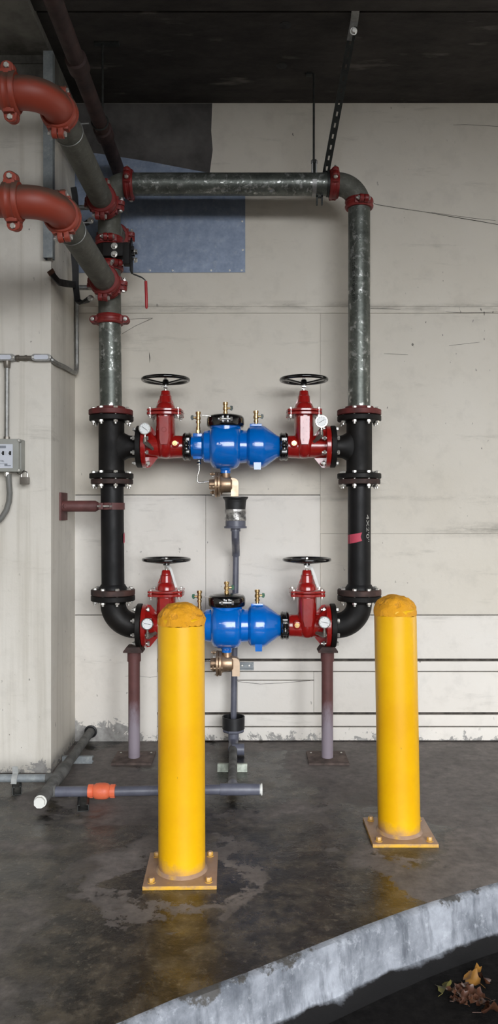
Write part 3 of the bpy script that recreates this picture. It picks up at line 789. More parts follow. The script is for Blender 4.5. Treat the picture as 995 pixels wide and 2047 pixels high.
def backflow(dx, az, label, grn):
    def bx(px): return X(px+dx)
    th = thing('backflow_preventer', label, 'backflow preventer', (bx(450.5), Y0, az))
    g = MB(); q = 1/S
    prof = [(382, 20.5), (386, 21.5), (403, 22), (405, 28), (409, 32), (420, 33), (422, 38), (427, 43), (434, 45), (466, 45), (473, 43), (478, 38), (480, 33.5), (493, 32.5), (495, 37), (499, 41), (505, 42.5), (525, 42.5), (530, 40), (553, 23), (556, 21.5), (559, 20.5)]
    dense = []
    g.lathe([((p-382)*q, r*q) for p, r in prof], (bx(382), Y0, az), (1, 0, 0), 64)
    g.lathe([(0, 30*q), (30*q, 31*q), (44*q, 31.5*q)], (bx(450.5), Y0, az), (0, 0, 1), 56)
    g.lathe([(0, 17*q), (44*q, 13*q), (48*q, 10*q), (53*q, 10*q)], (bx(450.5), Y0, az), (0, 0, -1), 32)
    # pads
    g.box2((bx(386), Y0-.024, az-25*q), (bx(404), Y0+.024, az+26*q), bev=.003)
    g.box2((bx(499), Y0-.028, az+36*q), (bx(523), Y0+.028, az+45*q), bev=.004)
    g.box2((bx(387), Y0-.0625, az-.020), (bx(405), Y0-.02, az+.020), bev=.004)
    # foot
    g.prism([(-8.5*q, 0), (-6.5*q, -45*q), (6.5*q, -45*q), (8.5*q, 0)], (bx(514), Y0+.016-.05, az-2*q), (1, 0, 0), (0, 0, 1), .036)
    body = mk('body', g, M_blue, th, 30)
    # cast lettering too worn to read: small raised marks
    def marks(px0, px1, dz, rr, n, h, nm='cast_letter'):
        for i in range(n):
            px = px0+(px1-px0)*(i+.5)/n; a_ = math.asin(dz/rr); g = MB()
            Rm = Matrix.Rotation(a_*-1, 3, 'X'); c0 = Vector((bx(px), Y0-math.cos(a_)*rr-.0002, az+dz)); w_ = abs(px1-px0)/n*q
            for j in range(3):
                g.box(c0+Rm @ Vector((random.uniform(-.25, .25)*w_, 0, random.uniform(-.4, .4)*h)), (w_*random.choice((.2, .6)), .0022, h*random.choice((.2, .7))), Rm)
            mk(nm, g, M_blue, body)
    marks(434, 466, .004, 45*q, 9, .012); marks(437, 462, .028, 45*q, 7, .005); marks(504, 524, .004, 42.5*q, 6, .012); marks(504, 524, -.020, 42.5*q, 7, .004)
    marks(389, 403, .003, .0632, 4, .022)
    # lid and its black clamp
    g = MB(); zt = az+39*q
    g.lathe([(0, .082), (.002, .094), (.012, .098), (.040, .098), (.050, .095), (.058, .088), (.060, .080)], (bx(450.5), Y0, zt), (0, 0, 1), 64)
    for s_ in (-1, 1):
        g.box((bx(450.5)+s_*.012, Y0-.100, zt+.030), (.016, .030, .040), bev=.004)
    lid = mk('lid_clamp', g, M_gloss, th)
    g = MB(); g.lathe([(0, .080), (.006, .072), (.012, .03), (.014, .002)], (bx(450.5), Y0, zt+.056), (0, 0, 1), 48); mk('lid', g, M_gloss, th)
    inst('bolt', B_COUP, th, (bx(453), Y0-.113, zt+.030), (1, 0, 0)); 
    g = MB(); g.box((bx(414), Y0-.05, zt+.052), (.045, .03, .0012), Matrix.Rotation(.12, 3, 'Y')); mk('metal_tag', g, M_chrome, th)
    # cocks
    test_cock(th, bx(396), az+26*q, -1, .044, grn)
    test_cock(th, bx(450.5), zt+.058, 1, 0, grn, Y0-.01)
    test_cock(th, bx(511.5), az+45*q, 1, 0, grn)
    # sensing tube
    g = MB(); g.lathe([(0, .007), (.008, .010), (.014, .010), (.016, .008), (.022, .012), (.030, .012), (.034, .006)], (bx(397.5), Y0, az-24*q), (0, 0, -1), 12)
    pts = [Vector((bx(a), Y0, az-(b-893)*q)) for a, b in ((397.5, 927), (398, 940), (395, 950), (393.5, 957), (394, 962), (397, 965), (403, 965), (412, 963.5), (421, 963))]
    g.tube(pts, .0042, 10); mk('sensing_tube', g, M_chrome, th)
    # relief valve
    def rz(b): return az-(b-893)*q
    g = MB(); o = (bx(418), Y0, rz(968.5))
    g.lathe([(0, 9*q), (1*q, 10*q), (11*q, 10.5*q), (11.5*q, 24*q), (12.5*q, 25.5*q), (16*q, 25.5*q), (17*q, 22*q), (18*q, 25*q), (22*q, 24*q), (23*q, 19*q), (27*q, 16.5*q), (43*q, 15.8*q), (46*q, 13*q)], o, (1, 0, 0), 48)
    g.lathe([(0, 10*q), (4*q, 8.5*q), (16*q, 8.5*q)], (bx(451.5), Y0, rz(957)), (0, 0, 1), 24)
    rv = mk('relief_valve', g, M_bronze, th)
    g = MB(); g.prism([(0, -36.5*q), (15*q, -36.5*q), (15*q, -9*q), (13*q, -4*q), (9*q, -.8*q), (3*q, 0), (0, 0)], (bx(461.5), Y0+.026, rz(956)), (1, 0, 0), (0, 0, 1), .052); mk('outlet', g, M_bronzelt, rv)
    for k in range(6):
        an = math.radians(15+60*k); inst('bolt', B_DARK if k % 2 else B_TINY, rv, (bx(433), Y0+math.cos(an)*22*q, rz(968.5)+math.sin(an)*22*q), (1, 0, 0))
    return th
backflow(0, AX1, 'upper bright blue backflow preventer body with bronze relief valve', M_greendk)
backflow(2.5, AX2, 'lower bright blue backflow preventer body beside the left yellow bollard', M_green)
for nm, px, z in (('left end of the upper', 374.5, AX1), ('right end of the upper', 566.5, AX1), ('left end of the lower', 379, AX2), ('right end of the lower', 568.5, AX2)):
    hid = ' behind the bollard' if 'left end of the lower' in nm else ''
    coupling('grooved_coupling', f'black coupling at the {nm} blue body'+hid, (X(px), Y0, z), (1, 0, 0), (0, -1, .0), .056, M_gloss, .043, t=.018, boltmesh=B_BLK)

# ------------------------------------------------------------------ top run of galvanized pipe
zh = Z(368.5)
R90 = .115
straight('galvanized_pipe', 'spangled grey galvanized horizontal pipe running across the top', (X(258), Y0, zh), (X(667), Y0, zh), RP, M_galv)
def elbow(name, label, a_pts, r, mat): 
    th = thing(name, label, 'pipe elbow', a_pts[0]); g = MB(); g.tube(a_pts, r, 40); mk('body', g, mat, th); return th
ze = zh-.115
e = elbow('galvanized_elbow', 'grey galvanized elbow at the top right corner of the pipe loop', [(X(667), Y0, zh)]+arc((RX-R90, Y0, zh-R90), R90, PI/2, 0, (1, 0, 0), (0, 0, 1), 16)+[(RX, Y0, Z(408))], .0585, M_galvdull)
xl = lx(560)
e = elbow('galvanized_elbow', 'grey galvanized elbow at the top left, behind the upper supply pipe', [(X(258), Y0, zh)]+arc((xl+.09, Y0, zh-.09), .09, PI/2, PI, (1, 0, 0), (0, 0, 1), 16)+[(xl, Y0, zh-.10)], .0585, M_galvdull)
coupling('grooved_coupling', 'dark red coupling at the left end of the top horizontal pipe', (X(258), Y0, zh), (1, 0, 0), (0, -1, .35), w=.048)
coupling('grooved_coupling', 'dark red coupling on the top horizontal pipe beside the right elbow', (X(667), Y0, zh), (1, 0, 0), (0, -1, .35), w=.048)
coupling('grooved_coupling', 'dark red coupling directly under the top right elbow', (RX, Y0, Z(408.5)), (0, 0, 1), (.15, -1, 0), w=.050)
coupling('grooved_coupling', 'red coupling with two side bolts on the left riser, below both supply pipes', (lx(640), Y0, Z(640)), (0, 0, 1), (1, 0, 0), w=.048)
# left riser stack
zA, zB = 2.858, 2.450
th = thing('grooved_tee', 'grey galvanized tee where the lower supply pipe meets the left riser', 'pipe tee', (xl, Y0, Z(640)))
g = MB(); g.cyl((lx(640), Y0, Z(640)), (xl, Y0, Z(532)), .0585, 40); g.cyl((-.728, Y0, zB), (-.728, 3.87, zB), .0585, 40); mk('body', g, M_galvdull, th)
coupling('grooved_coupling', 'dark red coupling under the black butterfly valve on the left riser', (xl, Y0, Z(533)), (0, 0, 1), (.8, -1, 0), w=.046)
coupling('grooved_coupling', 'dark red coupling above the black butterfly valve on the left riser', (xl, Y0, Z(484)), (0, 0, 1), (.1, -1, 0), w=.046)
th = thing('grooved_cross', 'grey galvanized fitting at the top of the left riser, behind the upper supply pipe', 'pipe tee', (xl, Y0, Z(480)))
g = MB(); g.cyl((xl, Y0, Z(484)), (xl, Y0, zh-.10), .0585, 40); g.cyl((xl, Y0, zA), (xl, 3.87, zA), .0585, 40); g.cyl((xl+.01, Y0, Z(460)), (xl+.01, YW-.004, Z(460)), .0585, 40); mk('body', g, M_galvdull, th)
coupling('grooved_coupling', 'dark red coupling between the left riser and the wall, above the black valve', (xl+.014, 4.13, Z(459)), (0, 1, 0), (1, 0, 0), w=.044)
# butterfly valve
th = thing('butterfly_valve', 'black butterfly valve with red-gripped lever on the left riser', 'valve', (xl, Y0, Z(508)))
g = MB(); g.lathe([(-.040, .058), (-.034, .068), (.034, .068), (.040, .058)], (xl, Y0, Z(507)), (0, 0, 1), 40)
g.box2((xl-.02, Y0-.070, Z(520)), (X(258), Y0-.01, Z(494)), bev=.003); g.box2((X(250), Y0-.075, Z(536)), (X(263), Y0-.02, Z(494)), bev=.003); mk('body', g, M_blackfit, th)
g = MB(); g.prism([(-.035, -.085), (.03, -.085), (.036, -.02), (.036, .06), (.0, .095), (-.035, .05)], (X(264), Y0-.05, Z(518)), (0, 1, 0), (0, 0, 1), .008)
for k in range(7): g.box((X(268.5), Y0-.05+.028*math.cos(k*.9), Z(513)+.03*math.sin(k*.9)), (.012, .008, .010))
g.cyl((X(266), Y0-.05, Z(511)), (X(277), Y0-.05, Z(511)), .010, 12); mk('lever_plate', g, M_blackfit, th)
for zz in (501, 517): inst('bolt', B_HEAD, th, (X(233), Y0-.071, Z(zz)), (0, -1, 0)); inst('bolt', B_HEAD, th, (X(272), Y0-.05, Z(zz+9)), (1, 0, 0))
g = MB(); g.bar([P(266, 548, Y0-.08), P(272, 550, Y0-.08), P(284, 555, Y0-.08), P(290, 560, Y0-.08), P(291.5, 570, Y0-.08)], .012, .005, (0, 1, 0)); lv = mk('lever', g, M_strutdark, th)
g = MB(); g.tube([P(291.3, 562, Y0-.08), P(292.3, 590, Y0-.08), P(292.8, 614, Y0-.08), P(292.8, 617, Y0-.08)], [.0075, .0075, .0075, .004], 12); mk('grip', g, M_redgrip, lv)

# supply pipes towards the viewer
def supply(z, xr, xn, which, lab_e):
    up = which == 'upper'
    th = straight('supply_pipe', f'dull grey {which} supply pipe coming forward from the left riser', (xr, 3.88, z), (xn, 3.02, z), RP, M_galvdull)
    g = MB(); c = Vector((xn, 3.19, z))                         # wire round the pipe with a twisted end
    g.torus(c, (0, 1, 0), RP+.003, .0022, 48, 8); g.cyl(c+Vector((.05, 0, .032)), c+Vector((.085, 0, .034)), .0035, 8); mk('wire_tie', g, M_conduit, th)
    # elbow turning left
    Re = .105
    pts = [(xn, 3.02, z)]+arc((xn-Re, 3.00, z), Re, 0, PI/2, (1, 0, 0), (0, -1, 0), 16)+[(xn-Re-.05, 3.00-Re, z)]
    th = thing('red_elbow', lab_e, 'pipe elbow', pts[0]); g = MB(); g.tube(pts, .0605, 44); mk('body', g, M_orange, th)
    coupling('grooved_coupling', f'red coupling joining the {which} red elbow to its grey pipe', (xn, 3.035, z), (0, 1, 0), (.05 if up else -.1, 0, 1), r=.0585, t=.016, mat=M_orange, w=.05)
    coupling('grooved_coupling', f'red coupling cut by the left edge of the photo on the {which} red elbow', (xn-Re-.045, 3.00-Re, z), (1, 0, 0), (0, -.25, 1), r=.0595, t=.017, mat=M_orange, w=.06)
    straight('supply_pipe', f'red pipe going out of the frame from the {which} red elbow', (xn-Re-.04, 3.00-Re, z), (xn-1.2, 3.00-Re, z), RP, M_orange)
    coupling('grooved_coupling', f'red coupling where the {which} grey supply pipe meets the left riser', (xr, 3.875, z), (0, 1, 0), (.08, 0, 1), w=.048, t=.019)
    coupling('grooved_coupling', f'red coupling with side bolts just behind the end of the {which} supply pipe', (xr+.004, 3.932, z-.004), (0, 1, 0), (1, 0, -.1), w=.046)
supply(2.862, -.742, -.748, 'upper', 'dusty orange-red pipe elbow at the top left, upper of two')
supply(2.452, -.728, -.737, 'lower', 'dusty orange-red pipe elbow at the left edge, lower of two')

# black hooks and lever behind the supply pipes
def hook(ytop, ymid, yb, lab, xb=150):
    th = thing('hook_bar', lab, 'bracket', P(xb, ymid, 4.05))
    g = MB(); g.bar([P(xb-3, ytop, 4.05), P(xb, (ytop+ymid)/2, 4.05), P(xb+1, ymid, 4.05), P(xb+5, yb-4, 4.04), P(xb+12, yb, 4.02), P(xb+22, yb-3, 4.0), P(xb+31, yb-9, 3.98)], .03, .014, (1, 0, .2)); mk('bar', g, M_rubber, th)
    inst('bolt', B_HEAD, th, P(xb+31, yb-9, 3.97), (0, -1, 0))
hook(375, 412, 450, 'black bent bar beside the end of the upper grey supply pipe')
hook(500, 570, 605, 'black bent bar beside the end of the lower grey supply pipe')
for yy, w_ in ((415, 'upper'), (575, 'lower')):
    tag(mk('conduit_stub', MB().cyl(P(150, yy, 4.1), P(186, yy, 4.1), .013, 16), M_conduit, origin=P(150, yy, 4.1)), f'short horizontal steel stub beside the {w_} black bent bar', 'conduit')
th = thing('steel_lever', 'flat black lever with rusty bent tip near the pillar', 'lever', P(146, 567, 4.05))
g = MB(); g.bar([P(104, 547, 3.735), P(110, 555, 3.75), P(118, 564, 3.79), P(132, 567, 3.90), P(150, 569, 4.04)], .034, .006, (0, 0, 1)); mk('bar', g, M_rubber, th)
g = MB(); g.bar([P(99.5, 540, 3.725), P(104.5, 548, 3.735)], .036, .008, (0, 0, 1)); mk('tip', g, M_rustbar, th)['label'] = 'rusty tip'

# old dark red sprinkler pipe under the ceiling, and its hanger
xo, zo = -.728, 3.19
th = thing('sprinkler_pipe', 'dark rusty red pipe running under the ceiling to the wall', 'pipe', (xo, YW, zo))
g = MB(); g.cyl((xo, YW+.01, zo), (xo, .6, zo), .036, 28); mk('tube', g, M_oldred, th)
for y in (3.86, 3.27, 2.4):
    g = MB(); g.lathe([(-.045, .038), (-.04, .046), (.04, .046), (.045, .038)], (xo, y, zo), (0, 1, 0), 28); mk('collar', g, M_oldred, th)
def rod_hanger(lab, x, y, z0, pipe_r, wide=.12):
    th = thing('rod_hanger', lab, 'pipe hanger', (x, y, ZC))
    g = MB(); g.cyl((x, y, z0+pipe_r+.01), (x, y, ZC), .0055, 10); mk('rod', g, M_strutdark, th)
    g = MB(); g.box((x+(wide-.08)/2, y, ZC-.006), (wide, .03, .010)); mk('ceiling_plate', g, M_strutdark, th)
    return th
th = rod_hanger('thin dark rod hanging from the ceiling to the old red pipe', xo+.014, 3.756, zo, .036)
g = MB(); g.torus((xo, 3.756, zo), (0, 1, 0), .040, .004, 32, 6); mk('ring', g, M_strutdark, th)
th = rod_hanger('dark threaded rod with bright clevis holding the top pipe near its right end', X(627), Y0, zh, RP, .03)
xk = X(627)
g = MB()
for q in (-1, 1): g.box((xk+q*.010, Y0-.02, zh+.078), (.006, .022, .066))
g.bar(arc((xk, Y0, zh), RP+.0025, -PI/2-1.6, -PI/2+1.6, (0, 1, 0), (0, 0, 1), 24)+[], .022, .003, (1, 0, 0)); mk('clevis', g, M_conduit, th)
g = MB(); g.cyl((xk, Y0-.02, zh+.098), (xk, Y0-.02, zh+.116), .016, 6); g.cyl((xk, Y0-.02, zh+.02), (xk, Y0-.02, zh+.10), .006, 8); mk('nut', g, M_strutdark, th)
# slotted brace
def channel(mb, a, b, w=.041, d=.041, t=.003, face=(0, -1, 0), slots=False):
    """U channel from a to b, back (web) towards face"""
    a = Vector(a); b = Vector(b); ax = (b-a).normalized(); L = (b-a).length; f = Vector(face); f = (f-ax*f.dot(ax)).normalized(); s_ = ax.cross(f)
    Rm = Matrix((s_, f, ax)).transposed(); c = (a+b)/2
    if slots:
        for q in (-1, 1): mb.box(c+s_*q*(w/2-.007), (.0135, t, L), Rm)
        n = int(L/.05); p = L/n
        for k in range(n): mb.box(a+ax*(k*p+.015), (w-.026, t, .030), Rm)
    else: mb.box(c, (w, t, L), Rm)
    for q in (-1, 1):
        mb.box(c+s_*q*(w/2-t/2)-f*d/2, (t, d, L), Rm); mb.box(c+s_*q*(w/2-.005)-f*(d-t/2), (.010, t, L), Rm)
th = thing('strut_brace', 'dark slotted channel brace slanting from the ceiling to the top pipe', 'brace', P(650, 345, 4.0))
g = MB(); a_, b_ = Vector((X(650, 4.03), 4.03, zh+.045)), Vector((X(706, 3.58), 3.58, ZC-.03)); channel(g, a_, b_, .036, .022, .003, (0, -1, 0), True); mk('channel', g, M_strutdark, th)
g = MB(); ax = (b_-a_).normalized(); g.bar([b_-ax*.06, b_, b_+ax*.02, Vector((b_.x, b_.y-.08, ZC-.004))], .036, .004, (1, 0, 0)); mk('ceiling_plate', g, M_conduit, th)
inst('bolt', B_HEAD, th, b_+Vector((0, -.01, -.03)), (0, -1, -.2))
g = MB(); g.bar(arc((X(655), Y0, zh), RP+.004, 0, 2*PI, (0, 1, 0), (0, 0, 1), 36), .012, .004, (1, 0, 0)); g.bar([P(651, 343, Y0-.03), P(649, 326, Y0-.03)], .014, .004, (0, 1, 0))
for q in (-1, 1): g.box((X(638+q*5), Y0-.01, zh-.085), (.008, .02, .055))
g.box((X(638), Y0-.01, zh-.07), (.034, .02, .008)); mk('clamp', g, M_strutdark, th)

# tall channel on the pillar
th = thing('strut_channel', 'tall vertical steel channel at the pillar corner behind the red elbows', 'channel', P(95, 515, 3.76))
g = MB(); channel(g, (-1.000+.022, 3.745, Z(515, 3.745)), (-1.000+.022, 3.745, 3.53), .046, .041, .003, (0, -1, 0)); mk('channel', g, M_strut, th)

# ------------------------------------------------------------------ supports
def support(xc, lab, yb=4.0):
    th = thing('pipe_support', lab, 'pipe support', (xc, yb, 0))
    g = MB(); g.cyl((xc, yb, .008), (xc, yb, Z(1300)), .030, 32); mk('post', g, M_post, th)
    g = MB(); g.box((xc, yb, .006), (.205, .20, .011), bev=.001); mk('base_plate', g, M_plate, th)
    for a_ in (-1, 1): inst('bolt', B_SCREW, th, (xc+a_*.08, yb+.07, .012))
    g = MB(); g.cyl((xc, yb, Z(1320)), (xc, yb, Z(1300)), .035, 32); mk('collar', g, M_primer, th)
    g = MB(); g.box((xc, yb, Z(1299)), (.10, .10, .008)); g.prism([(-.05, 0), (.05, 0), (.034, .022), (-.034, .022)], (xc, yb+.05, Z(1298)), (1, 0, 0), (0, 0, 1), .10); mk('saddle', g, M_flange, th)
support(X(268, 4.0), 'worn red-primer support post left of the left bollard')
support(X(654, 4.0), 'worn red-primer support post between the two bollards')
# wall bracket
zb = Z(1012)
th = thing('wall_bracket', 'dark red pipe bracket from the pillar clamping the left riser', 'bracket', (PX, Y0, zb))
g = MB(); g.box2((PX, 3.95, Z(1040, 4.02)), (PX+.010, 4.09, Z(985, 4.02)), bev=.001); mk('wall_plate', g, M_primer, th)
xc = lx(1012)
g = MB(); g.lathe([(0, .029), (X(194)-PX-.01, .029), (X(202)-PX-.01, .016)], (PX+.008, Y0-.03, zb), (1, 0, 0), 28); g.cyl((PX+.008, Y0-.03, zb), (PX+.03, Y0-.06, zb), .012, 8); mk('arm', g, M_primer, th)
g = MB(); g.ring((xc, Y0, zb), (0, 0, 1), .066, .0597, .036, 44); g.box((X(207), Y0-.068, zb), (.022, .028, .034), bev=.002); g.box((X(226), Y0-.070, zb), (.012, .026, .034), bev=.002); mk('clamp', g, M_primer, th)
inst('bolt', B_COUP, th, (X(216), Y0-.074, zb), (1, 0, 0))

# ------------------------------------------------------------------ bollards
def bollard(xc, yc, h, lab, tilt=0, rz=0, dome=.055):
    th = thing('bollard', lab, 'bollard', (xc, yc, 0))
    r = .0835
    g = MB(); g.lathe([(0, r), (h, r), (h+.004, r-.004)], (xc, yc, .012), (tilt, 0, 1), 72); mk('post', g, M_yellow, th)
    g = MB(); prof = []
    vs = []; fs = []; seg = 72; rings = 18; top = Vector((xc+tilt*h, yc, .012+h))
    for i in range(rings+1):
        t = i/rings; a_ = t*PI/2
        for k in range(seg):
            an = 2*PI*k/seg; d = Vector((math.cos(an), math.sin(an), 0))
            rr = (r+.002)*math.cos(a_)**.75; zz = dome*math.sin(a_)-.012*(1-t)
            nn = .005*noise.noise(Vector((d.x*rr*26, d.y*rr*26, zz*26+xc*9)))+.003*noise.noise(Vector((d.x*rr*80, d.y*rr*80, zz*80)))
            if i == 0: zz -= .006+.012*abs(noise.noise(Vector((d.x*2.5, d.y*2.5, xc)))); rr = r+.0015
            rr += nn if 0 < i < rings else 0; vs.append(top+d*max(rr, .001)+Vector((0, 0, zz+nn*.8*(i > 0))))
    for i in range(rings):
        for k in range(seg):
            k2 = (k+1) % seg; fs.append((i*seg+k, i*seg+k2, (i+1)*seg+k2, (i+1)*seg+k))
    fs.append(tuple(range(seg))[::-1]); fs.append(tuple(rings*seg+k for k in range(seg)))
    g.add(vs, fs); mk('mortar_cap', g, M_cap, th, 70)['label'] = 'lumpy yellow-painted mortar cap'
    Rm = Matrix.Rotation(rz, 3, 'Z')
    g = MB(); g.box((xc, yc, .007), (.252, .262, .013), Rm, bev=.001); pl = mk('base_plate', g, M_yplate, th); pl['label'] = 'square base plate, yellow paint worn to rust'
    g = MB(); g.lathe([(0, r+.009), (.004, r+.006), (.011, r)], (xc, yc, .013), (0, 0, 1), 60); mk('weld', g, M_yplate, th)
    for a_ in (-1, 1):
        for b_ in (-1, 1): inst('bolt', B_PLATE, pl, Vector((xc, yc, .015))+Rm @ Vector((a_*.098, b_*.10, 0)))
bollard(X(363.5, 2.745), 2.745, .895, 'larger left yellow bollard in front of the lower blue body', -.003, .025)
bollard(X(797, 3.08), 3.075, .885, 'right yellow bollard near the kerb, its top beside the right black elbow', -.018, 0, .058)
tag_b = None

# ------------------------------------------------------------------ drain with air-gap funnel
yF = 4.03
xf_ = X(470.5, yF)
th = thing('drain_funnel', 'black rubber drain funnel under the upper bronze relief valve', 'funnel', (xf_, yF, Z(1056, yF)))
def zF(b): return Z(b, yF)
g = MB(); g.lathe([(0, .052), (zF(1000)-zF(1020), .056), (zF(996)-zF(1020), .066), (zF(993)-zF(1020), .0665), (zF(993)-zF(1020), .061), (.004, .048)], (xf_, yF, zF(1020)), (0, 0, 1), 48); mk('cone', g, M_rubber, th)
g = MB(); vs = []; fs = []; sg_ = 48
for i in range(9):
    t = i/8
    for k in range(sg_):
        an = 2*PI*k/sg_; rr = .0545+.003*noise.noise(Vector((math.cos(an)*3, math.sin(an)*3, t*4)))+.002*math.sin(t*PI*3)
        vs.append((xf_+rr*math.cos(an), yF+rr*math.sin(an), zF(1041)+(zF(1018)-zF(1041))*t))
for i in range(8):
    for k in range(sg_): fs.append((i*sg_+k, i*sg_+(k+1) % sg_, (i+1)*sg_+(k+1) % sg_, (i+1)*sg_+k))
g.add(vs, fs); mk('tape_wrap', g, M_tape, th)['label'] = 'shiny wrinkled clear tape'
g = MB(); g.lathe([(0, .024), (0, .059), (.010, .060), (.011, .053), (zF(1038)-zF(1056), .053)], (xf_, yF, zF(1056)), (0, 0, 1), 48); g.cyl((xf_, yF, zF(1062)), (xf_, yF, zF(1055)), .026, 30); mk('reducer', g, M_pvc, th)
yD = 4.215
xd = X(471.5, yD)
th = thing('drain_pipe', 'grey plastic drain pipe running down behind the lower blue body', 'pipe', (xd, yD, .3))
g = MB(); pts = [(xf_, yF, zF(1060)), (xf_, yF, zF(1072)), (xf_, yF+.03, zF(1082)), (xd, yD-.06, Z(1092, yD)), (xd, yD-.015, Z(1100, yD)), (xd, yD, Z(1110, yD))]
g.tube(pts, [.021]*6, 24); mk('offset_fitting', g, M_pvc, th)
g = MB(); xe_ = X(466.5, 4.18); g.cyl((xd, yD, Z(1100, yD)), (xe_, 4.19, Z(1436, 4.19)), .0168, 24); mk('tube', g, M_pvc, th)
yC = 4.165
xcup = X(466.5, yC)
th = thing('drain_cup', 'open black drain cup near the floor between the bollards', 'funnel', (xcup, yC, .1))
def zC(b): return Z(b, yC)
g = MB(); H = zC(1432)-zC(1456); g.lathe([(0, .02), (0, .060), (H, .0605), (H, .0555), (.012, .054), (.010, .001)], (xcup, yC, zC(1456)), (0, 0, 1), 44, caps=False); mk('cup', g, M_rubber, th)
g = MB(); g.lathe([(0, .026), (.004, .055), (.010, .061), (.020, .061)], (xcup, yC, zC(1464)), (0, 0, 1), 8, rot=PI/8)
g.cyl((xcup, yC, .05), (xcup, yC, zC(1460)), .029, 30); mk('reducer', g, M_pvc, th)
# wye and floor run
th = thing('drain_wye', 'grey plastic wye fitting and stub under the drain cup', 'pipe fitting', (xcup, yC, 0))
g = MB(); g.tube([(xcup, yC, .10), (xcup, yC, .06), (xcup, yC-.02, .038), (xcup, yC-.06, .030), (xcup, yC-.10, .030)], .026, 24); g.cyl((xcup-.005, 4.06, .032), (X(488, 4.06), 4.06, .032), .030, 28); mk('body', g, M_pvc, th)
yT = 3.42
zT = .052
xT = X(464, yT)
tag(mk('floor_drain_pipe', MB().cyl((xcup, yC-.08, .034), (xT, yT+.02, zT), .0215, 24), M_pvcold, origin=(xT, yT, 0)), 'weathered grey pipe coming forward along the floor from the wye', 'pipe')
th = thing('drain_tee', 'grey plastic tee with white plug ending the low floor pipe', 'pipe tee', (xT, yT, 0))
g = MB(); g.lathe([(0, .026), (X(492, yT)-X(440, yT), .026)], (X(440, yT), yT, zT), (1, 0, 0), 32); g.cyl((X(490, yT), yT, zT), (X(519, yT), yT, zT), .0245, 32); g.cyl((xT, yT, zT), (xT, yT+.06, zT), .025, 28); mk('body', g, M_pvc, th)
g = MB(); g.lathe([(0, .022), (.008, .022), (.009, .026), (.016, .026)], (X(517, yT), yT, zT), (1, 0, 0), 24); mk('plug', g, M_white, th)['label'] = 'white plug'
yM = 3.405
straight('low_drain_pipe', 'blue-grey plastic pipe along the floor behind the left bollard', (X(225, yM), yM, zT-.003), (X(445, yT), yT, zT), .0215, M_pvc)
straight('low_drain_pipe', 'short blue-grey pipe between the orange valve and the main drain', (X(100, yM), yM, zT-.004), (X(182, yM), yM, zT-.003), .0225, M_pvc)
th = thing('check_valve', 'small orange plastic check valve on the floor pipe', 'valve', (X(203, yM), yM, 0))
g = MB(); q = yM/F; o = (X(176.5, yM), yM, zT-.002)
g.lathe([(0, 10.5*q), (0, 12.5*q), (9*q, 12.5*q), (10*q, 11.5*q), (15*q, 15*q), (22*q, 16*q), (32*q, 16*q), (38*q, 15*q), (43*q, 11.5*q), (44*q, 12.5*q), (54*q, 12.5*q), (54*q, 10*q)], o, (1, 0, 0), 40)
mk('body', g, M_coral, th)
for k in range(14):
    an = 2*PI*k/14
    g = MB(); 
    for t in (5*q, 49*q): g.box(Vector(o)+Vector((t, math.cos(an)*12.6*q, math.sin(an)*12.6*q)), (9*q, .003, .002), Matrix.Rotation(an+PI/2, 3, 'X'))
    mk('grip_rib', g, M_coral, th)
# main drain from the wall to the front
xm = -.886; zm = .055
th = thing('main_drain_pipe', 'dark grey pipe from the wall along the pillar, with white front cap', 'pipe', (xm, 3.26, 0))
g = MB(); g.cyl((xm, YW+.01, zm), (xm, 3.62, zm), .0235, 28); mk('tube', g, M_pvcold, th)
g = MB(); g.lathe([(0, .030), (.05, .030), (.055, .027)], (xm, 3.66, zm), (0, 1, 0), 28); g.lathe([(0, .029), (.12, .030), (.125, .032), (.155, .032)], (xm, 3.52, zm), (0, 1, 0), 28); mk('coupler', g, M_pvcold, th)
g = MB(); g.cyl((xm, 3.27, zm), (xm, 3.58, zm), .028, 30); g.cyl((xm, yM, zm-.004), (X(112, yM), yM, zm-.004), .027, 30); mk('tee', g, M_pvcold, th)
g = MB(); g.lathe([(0, .024), (.022, .024)], (xm, 3.272, zm), (0, -1, 0), 8, rot=PI/8); g.lathe([(0, .027), (.010, .027)], (xm, 3.276, zm), (0, -1, 0), 28); mk('cap', g, M_white, th)['label'] = 'white plastic cap'
g = MB(); g.torus((xm, YW-.002, zm), (0, 1, 0), .030, .006, 28, 8); mk('wall_collar', g, M_rubber, th)
# floor conduit with strap
yK = 3.55
th = thing('floor_conduit', 'grey galvanized conduit along the foot of the pillar', 'conduit', (X(40, yK), yK, 0))
zk = Z(1555.5, yK)
g = MB(); g.cyl((-1.6, yK, zk), (X(92, yK), yK, zk), .0185, 28); mk('tube', g, M_strut, th)
g = MB(); g.cyl((X(92, yK), yK, zk), (X(112, yK), yK, zk), .023, 28); mk('coupler', g, M_pvcold, th)
g = MB(); g.bar([(X(31, yK), yK+.03, zk+.030), (X(31, yK), yK+.01, zk+.026), (X(31, yK), yK-.012, zk+.019), (X(31, yK), yK-.025, zk), (X(31, yK), yK-.027, zk-.012), (X(31, yK), yK-.03, .040)], .026, .003, (1, 0, 0)); g.bar([(X(31, yK), yK-.002, zk+.022), (X(31, yK), yK-.004, zk+.055)], .026, .003, (1, 0, 0)); mk('strap', g, M_strap, th)
def strut_piece(lab, a, b, face, mat, w=.041, d=.036):
    th = thing('channel_piece', lab, 'channel', (Vector(a)+Vector(b))/2*1.0)
    g = MB(); channel(g, a, b, w, d, .0028, face); mk('channel', g, mat, th)
strut_piece('short channel pointing forward under the floor conduit strap', (X(33, 3.68), 3.68, .002), (X(34, 3.49), 3.49, .002), (0, 0, -1), M_strutdark)
